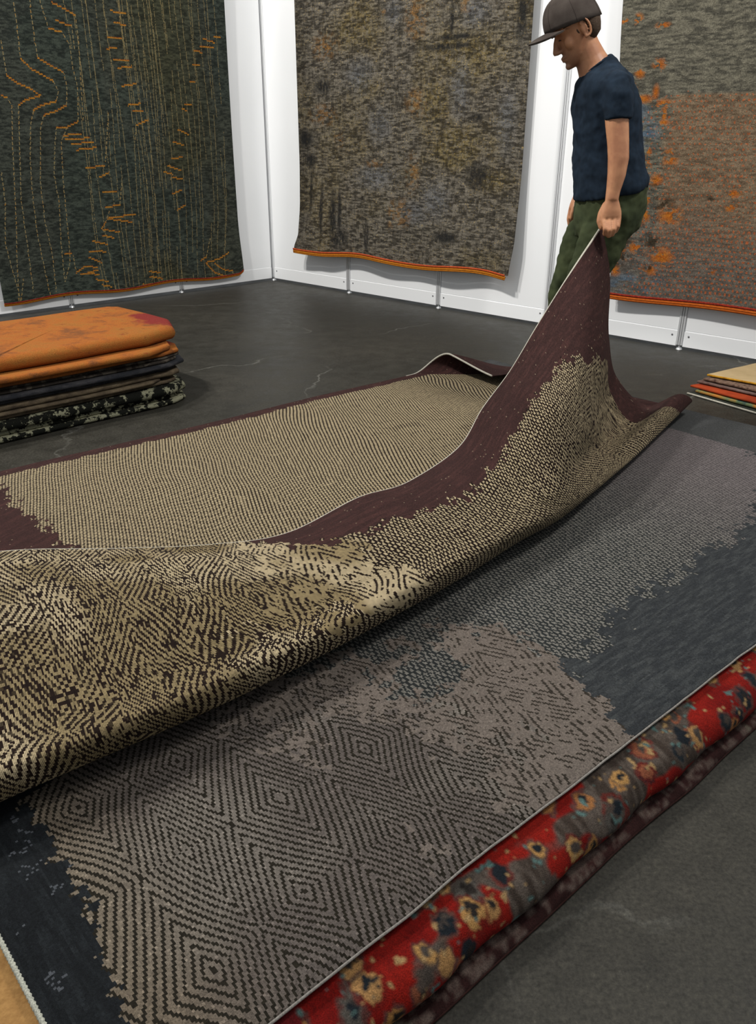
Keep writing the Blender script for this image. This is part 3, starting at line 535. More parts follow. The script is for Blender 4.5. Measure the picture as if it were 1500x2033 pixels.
# ---- red floral rug folded round the near side of the pile
M_DK = cloth_mat('dark_pile_side', '#2a1614', '#3a2420', 90)
def floral(a, b):
    sh = a.shape; rs = np.random.RandomState(41); R = rs.rand(*sh); j = fbm(a*95, b*95, 3, 3)-.5; j2 = fbm(a*14, b*14, 6, 3)-.5
    C = mixc(cc('#760f0a', sh), cc('#8e1a10', sh), ss(fbm(a*9, b*9, 2, 3), .35, .65))
    g = ss(fbm(a*7+3, b*9, 9, 3)+0.08*ss(1.3-a, 0, 0.8)-0.05*ss(a,1.6,2.4)+0.06*np.sin(b*40), 0.55, 0.59); C = mixc(C, mixc(cc('#40362f', sh), cc('#5f554d', sh), ss(fbm(a*80, b*20, 4, 2), .3, .7)), g)
    pal = ['#b07f48', '#a06c40', '#a87f50', '#b08650', '#1b2127', '#20272c', '#51463f', '#55504a', '#8a5038']
    n = 260
    fa = rs.rand(n)*3.25; fb = rs.rand(n)*0.30; fr_ = 0.016+0.011*rs.rand(n)
    order = np.argsort(rs.rand(n))
    for q in order:
        sel = (np.abs(a[:, 0]-fa[q]) < 0.07); 
        if not sel.any(): continue
        aa_ = a[sel]; bb_ = b[sel]; jj = j[sel]; rot = rs.rand()*3
        dx = aa_-fa[q]; dy = bb_-fb[q]; dd = np.sqrt(dx*dx*(1+.4*math.sin(rot))+dy*dy)/fr_[q] + 1.0*jj
        ring = dd < 1.25; core = dd < 0.92; eye = (np.sqrt((dx-.2*fr_[q])**2+(dy+.15*fr_[q])**2)/fr_[q]+1.2*jj) < 0.42
        sub = C[sel]; c0 = LN(pal[rs.randint(len(pal))]); dkc = LN(['#2a2522', '#1b2127', '#4a423c'][rs.randint(3)])
        rg = LN(['#453d38', '#4c4540', '#564b42', '#6a1c14'][rs.randint(4)])
        sub[ring] = sub[ring]*0.3+rg*0.7; sub[core] = c0
        if rs.rand() < 0.75: sub[eye] = dkc
        C[sel] = sub
    tq = (fbm(a*60, b*60, 11, 2) > 0.80); C[tq] = LN('#587470')
    cr_ = (fbm(a*60+9, b*70, 13, 2) > 0.79) & ~tq; C[cr_] = LN('#a98a5e')
    C = np.where((a < 0.28)[..., None] & (g < 5)[..., None] & (fbm(a*30, b*4, 1, 3) > .35)[..., None], cc('#6a1a1c', sh), C)
    C *= (0.72+0.56*R)[..., None]; return C
kf = 0.0028
# profile (b, h) from under the grey rug, round the fold, to below
pr = [(0.16, 0.117), (0.08, 0.117), (0.02, 0.116), (-0.02, 0.108), (-0.062, 0.094), (-0.080, 0.068), (-0.072, 0.042), (-0.035, 0.029), (0.05, 0.030), (0.2, 0.030)]
pp = np.array(pr); seg = np.concatenate([[0], np.cumsum(np.linalg.norm(np.diff(pp, axis=0), axis=1))]); tt = np.arange(0, seg[-1], kf); prof = cr(pp, seg, tt)
fa_ = np.arange(0.10, 3.22, kf); FA, FT = np.meshgrid(fa_, tt, indexing='ij'); FB_ = np.broadcast_to(prof[:, 0], FA.shape); FH = np.broadcast_to(prof[:, 1], FA.shape)
bul = 1+0.08*(fbm(FA*2.5, FT*0, 4, 2)-0.5)*2 + 0.03*np.sin(FA*26+3*fbm(FA*3, FA*0, 2)); und = np.where(FB_ < 0.02, (FB_-0.02)*bul+0.02, FB_)
und = und + 0.006*(fbm(FA*20, FT*8, 6, 2)-.5)*ss(0.03-FB_, 0, 0.05)
RP = WP(A0+FA, B0+und, FH)
root = empty('folded_rug', wv(A0+1.6, B0+0.1, 0.03))
o = link('pile', grid_mesh('pile', RP, floral((FA[:-1, :-1]+FA[1:, 1:])/2, (FT[:-1, :-1]+FT[1:, 1:])/2), True), M_PILE, root)
s = o.modifiers.new('thick', 'SOLIDIFY'); s.thickness = 0.008; s.offset = 0
tag(root, 'red rug with ochre, grey and black flowers, its rounded fold bulging under the grey rug', 'rug')
# ---- maroon speckled rug at the bottom of the pile
def maroon(a, b):
    sh = a.shape; rs = np.random.RandomState(51); R = rs.rand(*sh); j = fbm(a*60, b*60, 3, 3)
    C = mixc(cc('#2a1514', sh), cc('#3c2321', sh), ss(fbm(a*8, b*30, 2, 3), .35, .65))
    sp = (j > 0.50) & (R < 0.75) & (b > 0.010); C[sp] = mixc(cc('#6f5f57', sh), cc('#788068', sh), ss(fbm(a*5, b*5, 9), .5, .6))[sp]
    C *= (0.7+0.6*R)[..., None]; return C
pm = np.array([(-0.089, 0.003), (-0.094, 0.008), (-0.092, 0.014), (-0.083, 0.019), (-0.05, 0.022), (0.05, 0.026), (0.30, 0.026)])
seg = np.concatenate([[0], np.cumsum(np.linalg.norm(np.diff(pm, axis=0), axis=1))]); tt = np.arange(0, seg[-1], 0.005); prof = cr(pm, seg, tt)
ma = np.arange(-0.02, 3.28, 0.005); FA, FT = np.meshgrid(ma, tt, indexing='ij'); FB_ = prof[:, 0][None, :]+0.006*(fbm(FA*4, FT*0, 8, 2)-.5)*2; FH = np.broadcast_to(prof[:, 1], FA.shape)
MP = WP(A0+FA, B0+FB_, FH)
root = empty('bottom_rug', wv(A0+1.6, B0, 0)); o = link('pile', grid_mesh('pile', MP, maroon((FA[:-1, :-1]+FA[1:, 1:])/2, (FT[:-1, :-1]+FT[1:, 1:])/2), True), M_PILE, root)
bm = bmesh.new()
M4 = Matrix(((E1[0], E2[0], 0, 0), (E1[1], E2[1], 0, 0), (0, 0, 1, 0), (0, 0, 0, 1)))
box(bm, (A0-0.02, B0-0.03, 0.002), (A0+3.26, B0+2.22, 0.023), M4); frombm('backing', bm, M_DK, root, smooth=False)
bm = bmesh.new(); tube(bm, [Vector(MP[i, 0])+Vector((0, 0, 0.004)) for i in range(0, len(ma), 6)], 0.006, 8); frombm('selvedge', bm, M_DK, root)
tag(root, 'thin dark maroon speckled rug lowest of the pile, its edge on the concrete', 'rug')
# ---- cream rug between the layers, seen at the left end
def slab(bm, outline, z0, z1, rad, seg=4, top_fn=None, rings=5):
    """rounded slab over a closed outline (list of Vector2-like)"""
    n = len(outline); cen = Vector((sum(p[0] for p in outline)/n, sum(p[1] for p in outline)/n))
    def inset(d):
        out = []
        for i in range(n):
            p0 = Vector(outline[i-1]); p = Vector(outline[i]); p1 = Vector(outline[(i+1) % n])
            t = (p1-p0).normalized(); nrm = Vector((-t.y, t.x)); 
            if nrm.dot(cen-p) < 0: nrm = -nrm
            out.append(p+nrm*d)
        return out
    h = z1-z0; loops = []
    for kk in range(seg*2+1):
        th = math.pi*kk/(seg*2); loops.append((inset(rad*(1-math.sin(th))), z0+h*(1-math.cos(th))/2))
    last = loops[-1][0]
    for q in range(1, rings):
        f = q/rings; loops.append(([p.lerp(cen, f) for p in last], z1))
    prev = None
    for pts, z in loops:
        cur = [bm.verts.new((p.x, p.y, (z + (top_fn(p.x, p.y) if top_fn else 0)))) for p in pts]
        if prev:
            for i in range(n): bm.faces.new((prev[i], prev[(i+1) % n], cur[(i+1) % n], cur[i]))
        else: bot = cur
        prev = cur
    c = bm.verts.new((cen.x, cen.y, z1+(top_fn(cen.x, cen.y) if top_fn else 0)))
    for i in range(n): bm.faces.new((prev[i], prev[(i+1) % n], c))
    bm.faces.new(bot[::-1])
def dens(poly, step=0.04, rnd=0.0, seed=0):
    r = random.Random(seed); out = []
    for i in range(len(poly)):
        a = Vector(poly[i]); b_ = Vector(poly[(i+1) % len(poly)]); m_ = max(1, int((b_-a).length/step))
        for q in range(m_): out.append(tuple(a.lerp(b_, q/m_)+Vector((r.uniform(-rnd, rnd), r.uniform(-rnd, rnd)))))
    return out
def q2(a, b): p = wv(a, b, 0); return (p.x, p.y)
M_CREAM = cloth_mat('cream_pile', '#7e5d36', '#997547', 30, fine=260, bstr=0.6, stretch=(3, 3, 1))
bm = bmesh.new(); slab(bm, dens([q2(A0-0.085, B0+0.02), q2(A0+3.2, B0+0.06), q2(A0+3.2, B0+2.2), q2(A0-0.085, B0+2.2)], 0.05, 0.002, 3), 0.042, 0.113, 0.03, top_fn=None)
tag(frombm('cream_rug', bm, M_CREAM), 'thick cream rug sticking out from under the dark left end of the grey diamond rug', 'rug')

# ------------------------------------------------------------------ folded rugs in the pile at the left
def fold_cols(kind):
    m, nt, b = base_mat('folded_'+kind, 0.93, 0.12)
    if kind == 'orange':
        n = noise(nt, 6.5, 9, stretch=(1, 1, 2), rough=0.72); r = ramp(nt, n.outputs[0], [(0.38, lin('#6a4124')), (0.5, lin('#8d5122')), (0.62, lin('#855626')), (0.70, lin('#6c2c18'))])
        tc = nt.nodes.new('ShaderNodeTexCoord'); vd = nt.nodes.new('ShaderNodeVectorMath'); vd.operation = 'DISTANCE'; vd.inputs[1].default_value = RED_SPOT; nt.links.new(tc.outputs['Object'], vd.inputs[0])
        n2 = noise(nt, 9, 8, rough=0.7); ad = nt.nodes.new('ShaderNodeMath'); ad.operation = 'MULTIPLY_ADD'; nt.links.new(n2.outputs[0], ad.inputs[0]); ad.inputs[1].default_value = 0.45; nt.links.new(vd.outputs['Value'], ad.inputs[2])
        rr2 = ramp(nt, ad.outputs[0], [(0.36, (1, 1, 1)), (0.44, (0, 0, 0))]); mx = nt.nodes.new('ShaderNodeMix'); mx.data_type = 'RGBA'; nt.links.new(rr2.outputs[0], mx.inputs[0]); nt.links.new(r.outputs[0], mx.inputs[6]); mx.inputs[7].default_value = lin('#6c2621')+(1,)
        out = mx.outputs[2]
    elif kind == 'slate':
        n = noise(nt, 14, 5, stretch=(1, 1, 3)); r = ramp(nt, n.outputs[0], [(0.4, lin('#26272b')), (0.65, lin('#3f3e40'))]); out = r.outputs[0]
    elif kind == 'taupe':
        n = noise(nt, 16, 5, stretch=(1, 1, 2)); r = ramp(nt, n.outputs[0], [(0.35, lin('#3f362c')), (0.65, lin('#665a48'))]); out = r.outputs[0]
    elif kind == 'mottled':
        n = noise(nt, 22, 4); r = ramp(nt, n.outputs[0], [(0.5, lin('#2c2723')), (0.56, lin('#4d473f'))]); out = r.outputs[0]
    else:
        n = noise(nt, 17, 4, rough=0.7); r = ramp(nt, n.outputs[0], [(0.50, lin('#12130f')), (0.535, lin('#7c7b66'))]); out = r.outputs[0]
    f = noise(nt, 240, 2); mr = nt.nodes.new('ShaderNodeMapRange'); mr.inputs['To Min'].default_value = 0.55; mr.inputs['To Max'].default_value = 1.45; nt.links.new(f.outputs[0], mr.inputs[0])
    vm = nt.nodes.new('ShaderNodeVectorMath'); vm.operation = 'SCALE'; nt.links.new(out, vm.inputs[0]); nt.links.new(mr.outputs[0], vm.inputs['Scale']); nt.links.new(vm.outputs[0], b.inputs['Base Color'])
    bump(nt, f.outputs[0], b, 0.6, 0.004); return m
RED_SPOT = (-1.15, 4.42, 0.35)
# near side runs from the right tip back to the left; frame: p = tip + x*dn (left, towards the camera) + y*df (left, away)
TIP = Vector((-0.955, 4.13)); DN = Vector((-0.66, -0.64)); DN = DN.normalized(); DF = Vector((-0.70, 0.70)).normalized()
def PU(x, y): return 0.0008*math.sin(7*x+4*y)+0.0006*math.sin(11*y-5*x+1)
def fold_layer(bm, x0, x1, y0, y1, z0, z1, seed, tipr=0.10, sag=0.0):
    """one fold of a rug: near and right edges rounded, corner soft"""
    r = random.Random(seed)
    pts = []
    def P(x, y): v = TIP + DN*x + DF*y; return (v.x, v.y)
    poly = [(x0, y0+tipr), (x0+tipr*0.3, y0+tipr*0.3), (x0+tipr, y0), (x1, y0), (x1, y1), (x0+0.05, y1), (x0, y1-0.05)]
    pl = dens([P(*p) for p in poly], 0.03, 0.0, seed)
    ph = r.uniform(0, 6)
    slab(bm, [(x+0.011*math.sin(7*x+ph+5*y), y+0.011*math.sin(9*y+ph)) for x, y in pl], z0, z1, (z1-z0)*0.5, seg=4, top_fn=lambda x, y: PU(x, y)*min(1, z0/0.1), rings=9)
def folded(kind, layers, label, name='folded_rug'):
    root = empty(name, (TIP.x-0.5, TIP.y-0.1, layers[0][4]))
    bm = bmesh.new()
    for q, L in enumerate(layers): fold_layer(bm, *L[:6], seed=hash(kind) % 97 if False else 7*q+len(kind), tipr=L[6] if len(L) > 6 else 0.1)
    o = frombm('folded_layers', bm, fold_cols(kind), root); tag(root, label, 'rug', 'folded rugs in the pile on the left'); return root
folded('leopard', [(0.0, 1.7, 0.0, 0.9, 0.004, 0.028, .12), (0.05, 1.7, 0.022, 0.9, 0.029, 0.050, .1), (-0.01, 1.7, 0.0, 0.9, 0.051, 0.096, .15)], 'black and cream blotched folded rug, lowest of the left pile')
folded('taupe', [(0.02, 1.7, 0.035, 0.9, 0.098, 0.117, .1), (0.14, 1.7, 0.015, 0.9, 0.118, 0.135, .1), (0.0, 1.7, 0.025, 0.9, 0.136, 0.164, .10)], 'taupe brown folded rug directly above the black and cream one')
folded('slate', [(0.01, 1.7, 0.035, 0.9, 0.166, 0.184, .12), (-0.055, 1.7, 0.005, 0.9, 0.185, 0.208, .18)], 'dark slate folded rug in the middle of the left pile')
folded('mottled', [(0.02, 1.7, 0.03, 0.9, 0.210, 0.225, .12), (-0.01, 1.7, 0.045, 0.9, 0.226, 0.240, .14)], 'dark mottled thin folded rug just under the orange one')
folded('orange', [(-0.03, 1.7, 0.025, 0.9, 0.242, 0.264, .16), (0.03, 1.7, -0.015, 0.9, 0.265, 0.296, .22), (-0.075, 0.95, 0.05, 0.86, 0.297, 0.366, .26)], 'rust orange folded rug with red patch on top of the left pile')

# ------------------------------------------------------------------ pile of thin rugs at the right edge
def thin(name, corner, ang1, ang2, L1, L2, z0, z1, mat, label, edge=None):
    c = Vector(corner); d1 = Vector((math.cos(math.radians(ang1)), math.sin(math.radians(ang1)))); d2 = Vector((math.cos(math.radians(ang2)), math.sin(math.radians(ang2))))
    poly = dens([tuple(c), tuple(c+d1*L1), tuple(c+d1*L1+d2*L2), tuple(c+d2*L2)], 0.05, 0.002, int(z0*1000))
    root = empty(name, (c.x+0.3, c.y, z0)); bm = bmesh.new(); slab(bm, poly, z0, z1, 0.005, seg=3, top_fn=None); frombm('pile', bm, mat, root)
    if edge:
        bm = bmesh.new(); tube(bm, [Vector((c.x+d1.x*t, c.y+d1.y*t, (z0+z1)/2)) for t in np.linspace(0, L1, 12)], (z1-z0)*0.45, 8); frombm('selvedge', bm, edge, root)
    tag(root, label, 'rug', 'thin rugs fanned at the right edge'); return root
M_MULTI, nt, b = base_mat('multi', 0.92, 0.1); n = noise(nt, 9, 4); r = ramp(nt, n.outputs[0], [(0.38, lin('#a8642c')), (0.48, lin('#8f6a34')), (0.55, lin('#5f6a48')), (0.64, lin('#2c4446'))]); nt.links.new(r.outputs[0], b.inputs['Base Color'])
thin('thin_rug', (1.655, 4.27), -57, 30, 1.2, 0.9, 0.001, 0.012, cloth_mat('dark_green', '#20231f', '#34362f', 40), 'dark thin rug with pale edge, lowest of the right pile', M_SELV)
thin('thin_rug', (1.69, 4.255), -56, 30, 1.2, 0.9, 0.016, 0.030, M_MULTI, 'orange and green mottled thin rug, second from the floor in the right pile')
thin('thin_rug', (1.672, 4.29), -54, 30, 1.2, 0.9, 0.034, 0.046, cloth_mat('bright_orange', '#7c2c16', '#963c1c', 14), 'bright orange red thin rug in the middle of the right pile')
thin('thin_rug', (1.715, 4.32), -50, 30, 1.2, 0.5, 0.050, 0.062, cloth_mat('mauve', '#4c322c', '#6d5f58', 20), 'mauve brown thin rug just above the orange red one')
thin('thin_rug', (1.745, 4.31), -50, 30, 1.2, 0.5, 0.066, 0.080, cloth_mat('brown_mottle', '#3c2a24', '#7a6454', 60), 'brown mottled thin rug just beneath the cream one')
thin('thin_rug', (1.77, 4.33), -42, 34, 1.2, 0.45, 0.084, 0.096, cloth_mat('pale_cream', '#94815f', '#a6916e', 8), 'plain cream thin rug on top of the right pile', M_YEL)

# ------------------------------------------------------------------ the man
M_SKIN, nt, b = base_mat('skin', 0.5, 0.4)
n = noise(nt, 22, 4); r = ramp(nt, n.outputs[0], [(0.3, lin('#a06c4e')), (0.7, lin('#ba8560'))])
tc = nt.nodes.new('ShaderNodeTexCoord'); vd = nt.nodes.new('ShaderNodeVectorMath'); vd.operation = 'DISTANCE'; nt.links.new(tc.outputs['Object'], vd.inputs[0]); vd.inputs[1].default_value = (0.715, 3.58, 1.515)
fz = noise(nt, 300, 2); ad = nt.nodes.new('ShaderNodeMath'); ad.operation = 'MULTIPLY_ADD'; nt.links.new(fz.outputs[0], ad.inputs[0]); ad.inputs[1].default_value = 0.03; nt.links.new(vd.outputs['Value'], ad.inputs[2])
rb_ = ramp(nt, ad.outputs[0], [(0.055, (0.55, 0.55, 0.55)), (0.095, (0, 0, 0))]); mx = nt.nodes.new('ShaderNodeMix'); mx.data_type = 'RGBA'; nt.links.new(rb_.outputs[0], mx.inputs[0]); nt.links.new(r.outputs[0], mx.inputs[6]); mx.inputs[7].default_value = lin('#6b5044')+(1,)
nt.links.new(mx.outputs[2], b.inputs['Base Color']); b.inputs['Subsurface Weight'].default_value = 0.05; b.inputs['Subsurface Radius'].default_value = (0.01, 0.004, 0.002)
M_SHIRT = cloth_mat('navy_knit', '#141d27', '#1d2936', 30, fine=500); M_TROU = cloth_mat('olive_twill', '#2d3423', '#434a32', 12, fine=500)
M_CAP = cloth_mat('brown_cap', '#3a332f', '#4a433e', 20, fine=600); M_HAIR = cloth_mat('hair', '#33281f', '#54463b', 200); M_SHOE = cloth_mat('shoe', '#1c1c1e', '#2c2c2e', 40)
M_EYE, nt, b = base_mat('eye', 0.3, 0.5); b.inputs['Base Color'].default_value = lin('#2a1d18')+(1,)
man = empty('person', (0.9, 3.65, 0.17))
tag(man, 'man in brown cap, navy t-shirt and olive trousers stooping to lift the brown rug\'s corner', 'person')
def finish(o, vox, sm=6, f=0.5):
    r = o.modifiers.new('remesh', 'REMESH'); r.mode = 'VOXEL'; r.voxel_size = vox; r.use_smooth_shade = True
    s = o.modifiers.new('smooth', 'SMOOTH'); s.iterations = sm; s.factor = f
# head frame: f forward, l left (towards the camera), u up; pitched down
EAR = Vector((0.755, 3.58, 1.622)); th = math.radians(30)
HF = Vector((-math.cos(th), 0, -math.sin(th))); HU = Vector((-math.sin(th), 0, math.cos(th))); HL = Vector((0, -1, 0))
def H(f, l, u): return EAR + HF*f + HL*l + HU*u
bm = bmesh.new()
hs = [(-.104, .078, .056, .010), (-.100, .088, .040, .022), (-.088, .092, .018, .036), (-.072, .0935, -.004, .047), (-.055, .0930, -.022, .054), (-.035, .0915, -.042, .060), (-.012, .090, -.060, .066), (.012, .0885, -.073, .070), (.034, .092, -.080, .073), (.055, .094, -.083, .075), (.075, .090, -.080, .074), (.095, .079, -.072, .066), (.112, .060, -.054, .050), (.124, .036, -.028, .030), (.128, .015, -.010, .012)]
loft(bm, [(H((a+b_)/2, 0, u), HF*((a-b_)/2), HL*w) for (u, a, b_, w) in hs], 32)
# nose, lips, brow, chin, ears
loft(bm, [(H(.088, 0, .026), HF*.006, HL*.006), (H(.096, 0, .010), HF*.010, HL*.008), (H(.103, 0, -.008), HF*.013, HL*.010), (H(.110, 0, -.022), HF*.014, HL*.013), (H(.108, 0, -.032), HF*.014, HL*.016), (H(.100, 0, -.037), HF*.008, HL*.012)], 16)
for sgn in (-1, 1): ellipsoid(bm, H(.099, sgn*.011, -.030), HF*.010, HL*.007, HU*.008, 8)
ellipsoid(bm, H(.092, 0, -.055), HF*.012, HL*.024, HU*.006, 8); ellipsoid(bm, H(.091, 0, -.066), HF*.012, HL*.021, HU*.006, 8)
ellipsoid(bm, H(.086, 0, -.091), HF*.014, HL*.022, HU*.013, 8)
for sgn in (-1, 1):
    ellipsoid(bm, H(.083, sgn*.032, .030), HF*.014, HL*.026, HU*.007, 8); ellipsoid(bm, H(.060, sgn*.044, -.018), HF*.022, HL*.016, HU*.026, 8)
    ellipsoid(bm, H(.003, sgn*.073, -.002), HF*.014, HL*.006, HU*.026, 10)
    ear = [H(.016*math.cos(t)*-1.05-.002, sgn*(.080+.003*math.cos(t)), .031*math.sin(t)) for t in np.linspace(-1.9, 2.6, 14)]
    tube(bm, ear, [.0045]*14, 8); ellipsoid(bm, H(.006, sgn*.077, -.028), HF*.008, HL*.005, HU*.009, 8)
# neck
loft(bm, [(( .762, 3.58, 1.600), (.046, 0, .02), (0, .050, 0)), ((.782, 3.58, 1.565), (.046, 0, .022), (0, .053, 0)), ((.803, 3.58, 1.53), (.050, 0, .024), (0, .058, 0)), ((.828, 3.58, 1.49), (.060, 0, .024), (0, .075, 0)), ((.86, 3.58, 1.455), (.085, 0, .01), (0, .11, 0))], 24)
# torso under the shirt, pelvis
loft(bm, [((.865, 3.58, 1.46), (.08, 0, 0), (0, .15, 0)), ((.875, 3.58, 1.38), (.10, 0, 0), (0, .15, 0)), ((.895, 3.58, 1.22), (.11, 0, 0), (0, .14, 0)), ((.93, 3.58, 1.08), (.12, 0, 0), (0, .145, 0)), ((.94, 3.58, .97), (.10, 0, 0), (0, .12, 0))], 24)
def limb(bm, pts, radii): tube(bm, pts, radii, 16)
limb(bm, [(.872, 3.45, 1.435), (.878, 3.41, 1.38), (.886, 3.395, 1.30), (.895, 3.383, 1.235), (.901, 3.375, 1.18), (.899, 3.368, 1.12), (.892, 3.362, 1.07), (.889, 3.358, 1.035)], [.045, .047, .043, .040, .039, .034, .027, .025])
limb(bm, [(.885, 3.71, 1.435), (.89, 3.76, 1.38), (.897, 3.785, 1.30), (.897, 3.80, 1.22), (.885, 3.80, 1.14), (.868, 3.79, 1.07), (.860, 3.785, 1.03)], [.045, .047, .042, .038, .036, .029, .024])
LEGL = [(.925, 3.50, .95), (.885, 3.50, .80), (.848, 3.50, .67), (.842, 3.51, .61), (.862, 3.54, .48), (.89, 3.56, .36), (.912, 3.57, .25), (.915, 3.57, .22)]
LEGR = [(.925, 3.67, .95), (.875, 3.69, .80), (.832, 3.71, .67), (.826, 3.72, .61), (.845, 3.74, .48), (.872, 3.76, .36), (.89, 3.77, .25), (.893, 3.77, .22)]
for L in (LEGL, LEGR): limb(bm, L, [.062, .056, .046, .043, .042, .038, .034, .032])
for L in (LEGL, LEGR): capsule(bm, (L[-1][0]+.03, L[-1][1], .205), (L[-1][0]-.12, L[-1][1], .198), .03, .025)
# left hand closed on the rug corner
def hand(bm, wrist, kn, curl, thumb, pr_):
    w = Vector(wrist); ks_ = [Vector(p) for p in kn]; c = (ks_[0]+ks_[3])/2
    t = (c-w).normalized(); acr = (ks_[3]-ks_[0]).normalized(); nrm = t.cross(acr).normalized()
    loft(bm, [(w, acr*.024, nrm*.020), (w.lerp(c, .3), acr*.031, nrm*.018), (w.lerp(c, .65), acr*.038, nrm*.017), (w.lerp(c, .92), acr*.040, nrm*.0145), (w.lerp(c, 1.04), acr*.036, nrm*.010)], 20)
    for k0, ch in zip(ks_, curl):
        P_ = [k0]+[Vector(p) for p in ch]; R_ = [.0098, .0088, .0080, .0072]
        for a, b2, ra, rb2 in zip(P_[:-1], P_[1:], R_[:-1], R_[1:]): capsule(bm, a, b2, ra, rb2, 10)
    P_ = [Vector(p) for p in thumb]
    for a, b2, ra, rb2 in zip(P_[:-1], P_[1:], pr_[:-1], pr_[1:]): capsule(bm, a, b2, ra, rb2, 10)
hand(bm, (.889, 3.358, 1.04), [(.864, 3.347, .966), (.884, 3.342, .962), (.904, 3.344, .965), (.923, 3.349, .972)],
     [[(.868, 3.328, .932), (.872, 3.338, .912), (.874, 3.356, .915)], [(.885, 3.322, .928), (.887, 3.334, .905), (.888, 3.356, .908)], [(.903, 3.326, .932), (.902, 3.337, .910), (.901, 3.357, .913)], [(.919, 3.334, .942), (.915, 3.344, .922), (.911, 3.360, .925)]],
     [(.872, 3.366, 1.015), (.856, 3.366, .985), (.850, 3.360, .958), (.858, 3.352, .934)], [.016, .013, .0105, .009])
hand(bm, (.860, 3.785, 1.035), [(.826, 3.772, .968), (.836, 3.787, .960), (.850, 3.800, .960), (.864, 3.810, .966)],
     [[(.820, 3.768, .93), (.826, 3.766, .905), (.838, 3.765, .89)], [(.832, 3.784, .92), (.838, 3.78, .895), (.85, 3.776, .88)], [(.848, 3.798, .922), (.853, 3.792, .898), (.863, 3.786, .885)], [(.864, 3.81, .934), (.868, 3.803, .913), (.875, 3.797, .90)]],
     [(.850, 3.765, 1.01), (.836, 3.750, .98), (.828, 3.745, .955), (.826, 3.745, .935)], [.015, .012, .010, .009])
o = frombm('body', bm, M_SKIN, man); finish(o, 0.0036, 4, 0.5)
# eyes, brows
for sgn in (-1, 1):
    bm = bmesh.new(); tube(bm, [H(.0905-.004*abs(t), sgn*(.030+.014*t), .0065-.002*t*t) for t in np.linspace(-1, 1, 7)], [.0012, .002, .0024, .0026, .0024, .002, .0012], 6); frombm('eyelashes', bm, M_EYE, man)
    bm = bmesh.new(); tube(bm, [H(.0995-.012*((t+1)/2)**2, sgn*(.032+.020*t), .030+.004*t) for t in np.linspace(-1, 1, 7)], [.002, .003, .0034, .0034, .003, .0025, .0015], 6); frombm('eyebrow', bm, M_HAIR, man)
# hair: close cropped shell below the cap at the sides and back
bm = bmesh.new()
loft(bm, [(H(-.026, 0, -.050), HF*.018, HL*.040), (H(-.030, 0, -.036), HF*.036, HL*.058), (H(-.028, 0, -.014), HF*.048, HL*.0675), (H(-.026, 0, .012), HF*.058, HL*.0722), (H(.004, 0, .034), HF*.086, HL*.0755), (H(.006, 0, .060), HF*.088, HL*.0765), (H(.004, 0, .09), HF*.078, HL*.070)], 36)
for sgn in (-1, 1): ellipsoid(bm, H(.020, sgn*.064, .014), HF*.012, HL*.0045, HU*.026, 8)
frombm('hair', bm, M_HAIR, man)
# cap
cap = None
bm = bmesh.new()
rings = []
for kk in range(13):
    t = kk/12*math.pi/2*0.985; cu = .028+.118*math.sin(t); sc_ = math.cos(t)**0.72
    rings.append((H(.016-.006*math.sin(t)-0.0*sc_, 0, cu)+HU*0, (HF*.106+HU*.022*(1-kk/12))*sc_, HL*.088*sc_))
loft(bm, rings, 40); ellipsoid(bm, H(.010, 0, .1465), HF*.006, HL*.006, HU*.003, 6)
cap = frombm('cap', bm, M_CAP, man)
bm = bmesh.new()
for m_ in range(6):   # raised seams between the panels
    an = m_*math.pi/3+math.pi/6; pts = []
    for kk in range(12):
        t = kk/12*math.pi/2*0.985; sc_ = math.cos(t)**0.72*1.002
        pts.append(H(.016-.006*math.sin(t), 0, .028+.118*math.sin(t)) + (HF*.106+HU*.022*(1-kk/12))*sc_*math.cos(an) + HL*.088*sc_*math.sin(an))
    tube(bm, pts, .0009, 6)
frombm('seam', bm, M_CAP, cap)
bm = bmesh.new(); nB, nR = 22, 8; G = []
for i in range(nB+1):
    an = -1.25+2.5*i/nB; row = []
    for j in range(nR+1):
        q = j/nR; base = Vector((.016+.103*math.cos(an), .086*math.sin(an), .047+.002))
        tip = Vector((.016+.103*math.cos(an)+.074*max(0, math.cos(an*1.12))**.55, .080*math.sin(an), .049))
        p = base.lerp(tip, q); arch = -.95*(p[1]**2)/.0072*.030; row.append(H(p[0], p[1], p[2]+.006*math.sin(q*2.2)+arch+.004-.006*q))
    G.append(row)
for dz in (0, -.003):
    VV = [[bm.verts.new(p+HU*dz) for p in row] for row in G]
    for i in range(nB):
        for j in range(nR): bm.faces.new((VV[i][j], VV[i+1][j], VV[i+1][j+1], VV[i][j+1]))
bmesh.ops.remove_doubles(bm, verts=bm.verts, dist=1e-5)
frombm('brim', bm, M_CAP, cap)
# shirt
bm = bmesh.new()
def R(x0, x1, z, ry, tilt=0, cy=3.58): return (((x0+x1)/2, cy, z), ((x1-x0)/2, 0, tilt), (0, ry, 0))
loft(bm, [R(.793, 1.080, 1.045, .178, .030), R(.788, 1.080, 1.09, .180, .022), R(.780, 1.058, 1.15, .174, .01), R(.774, 1.040, 1.22, .168), R(.764, 1.026, 1.30, .174), R(.755, 1.010, 1.37, .182), R(.755, .985, 1.42, .184, .004), R(.762, .962, 1.455, .165, .012), R(.772, .930, 1.482, .125, .020), R(.782, .900, 1.503, .088, .026), R(.782, .876, 1.512, .066, .030)], 40)
limb(bm, [(.872, 3.47, 1.435), (.878, 3.425, 1.42), (.882, 3.405, 1.385), (.886, 3.395, 1.345), (.888, 3.390, 1.312)], [.058, .060, .056, .051, .049])
limb(bm, [(.885, 3.69, 1.435), (.890, 3.735, 1.42), (.894, 3.760, 1.385), (.897, 3.775, 1.345), (.899, 3.785, 1.312)], [.058, .060, .056, .051, .049])
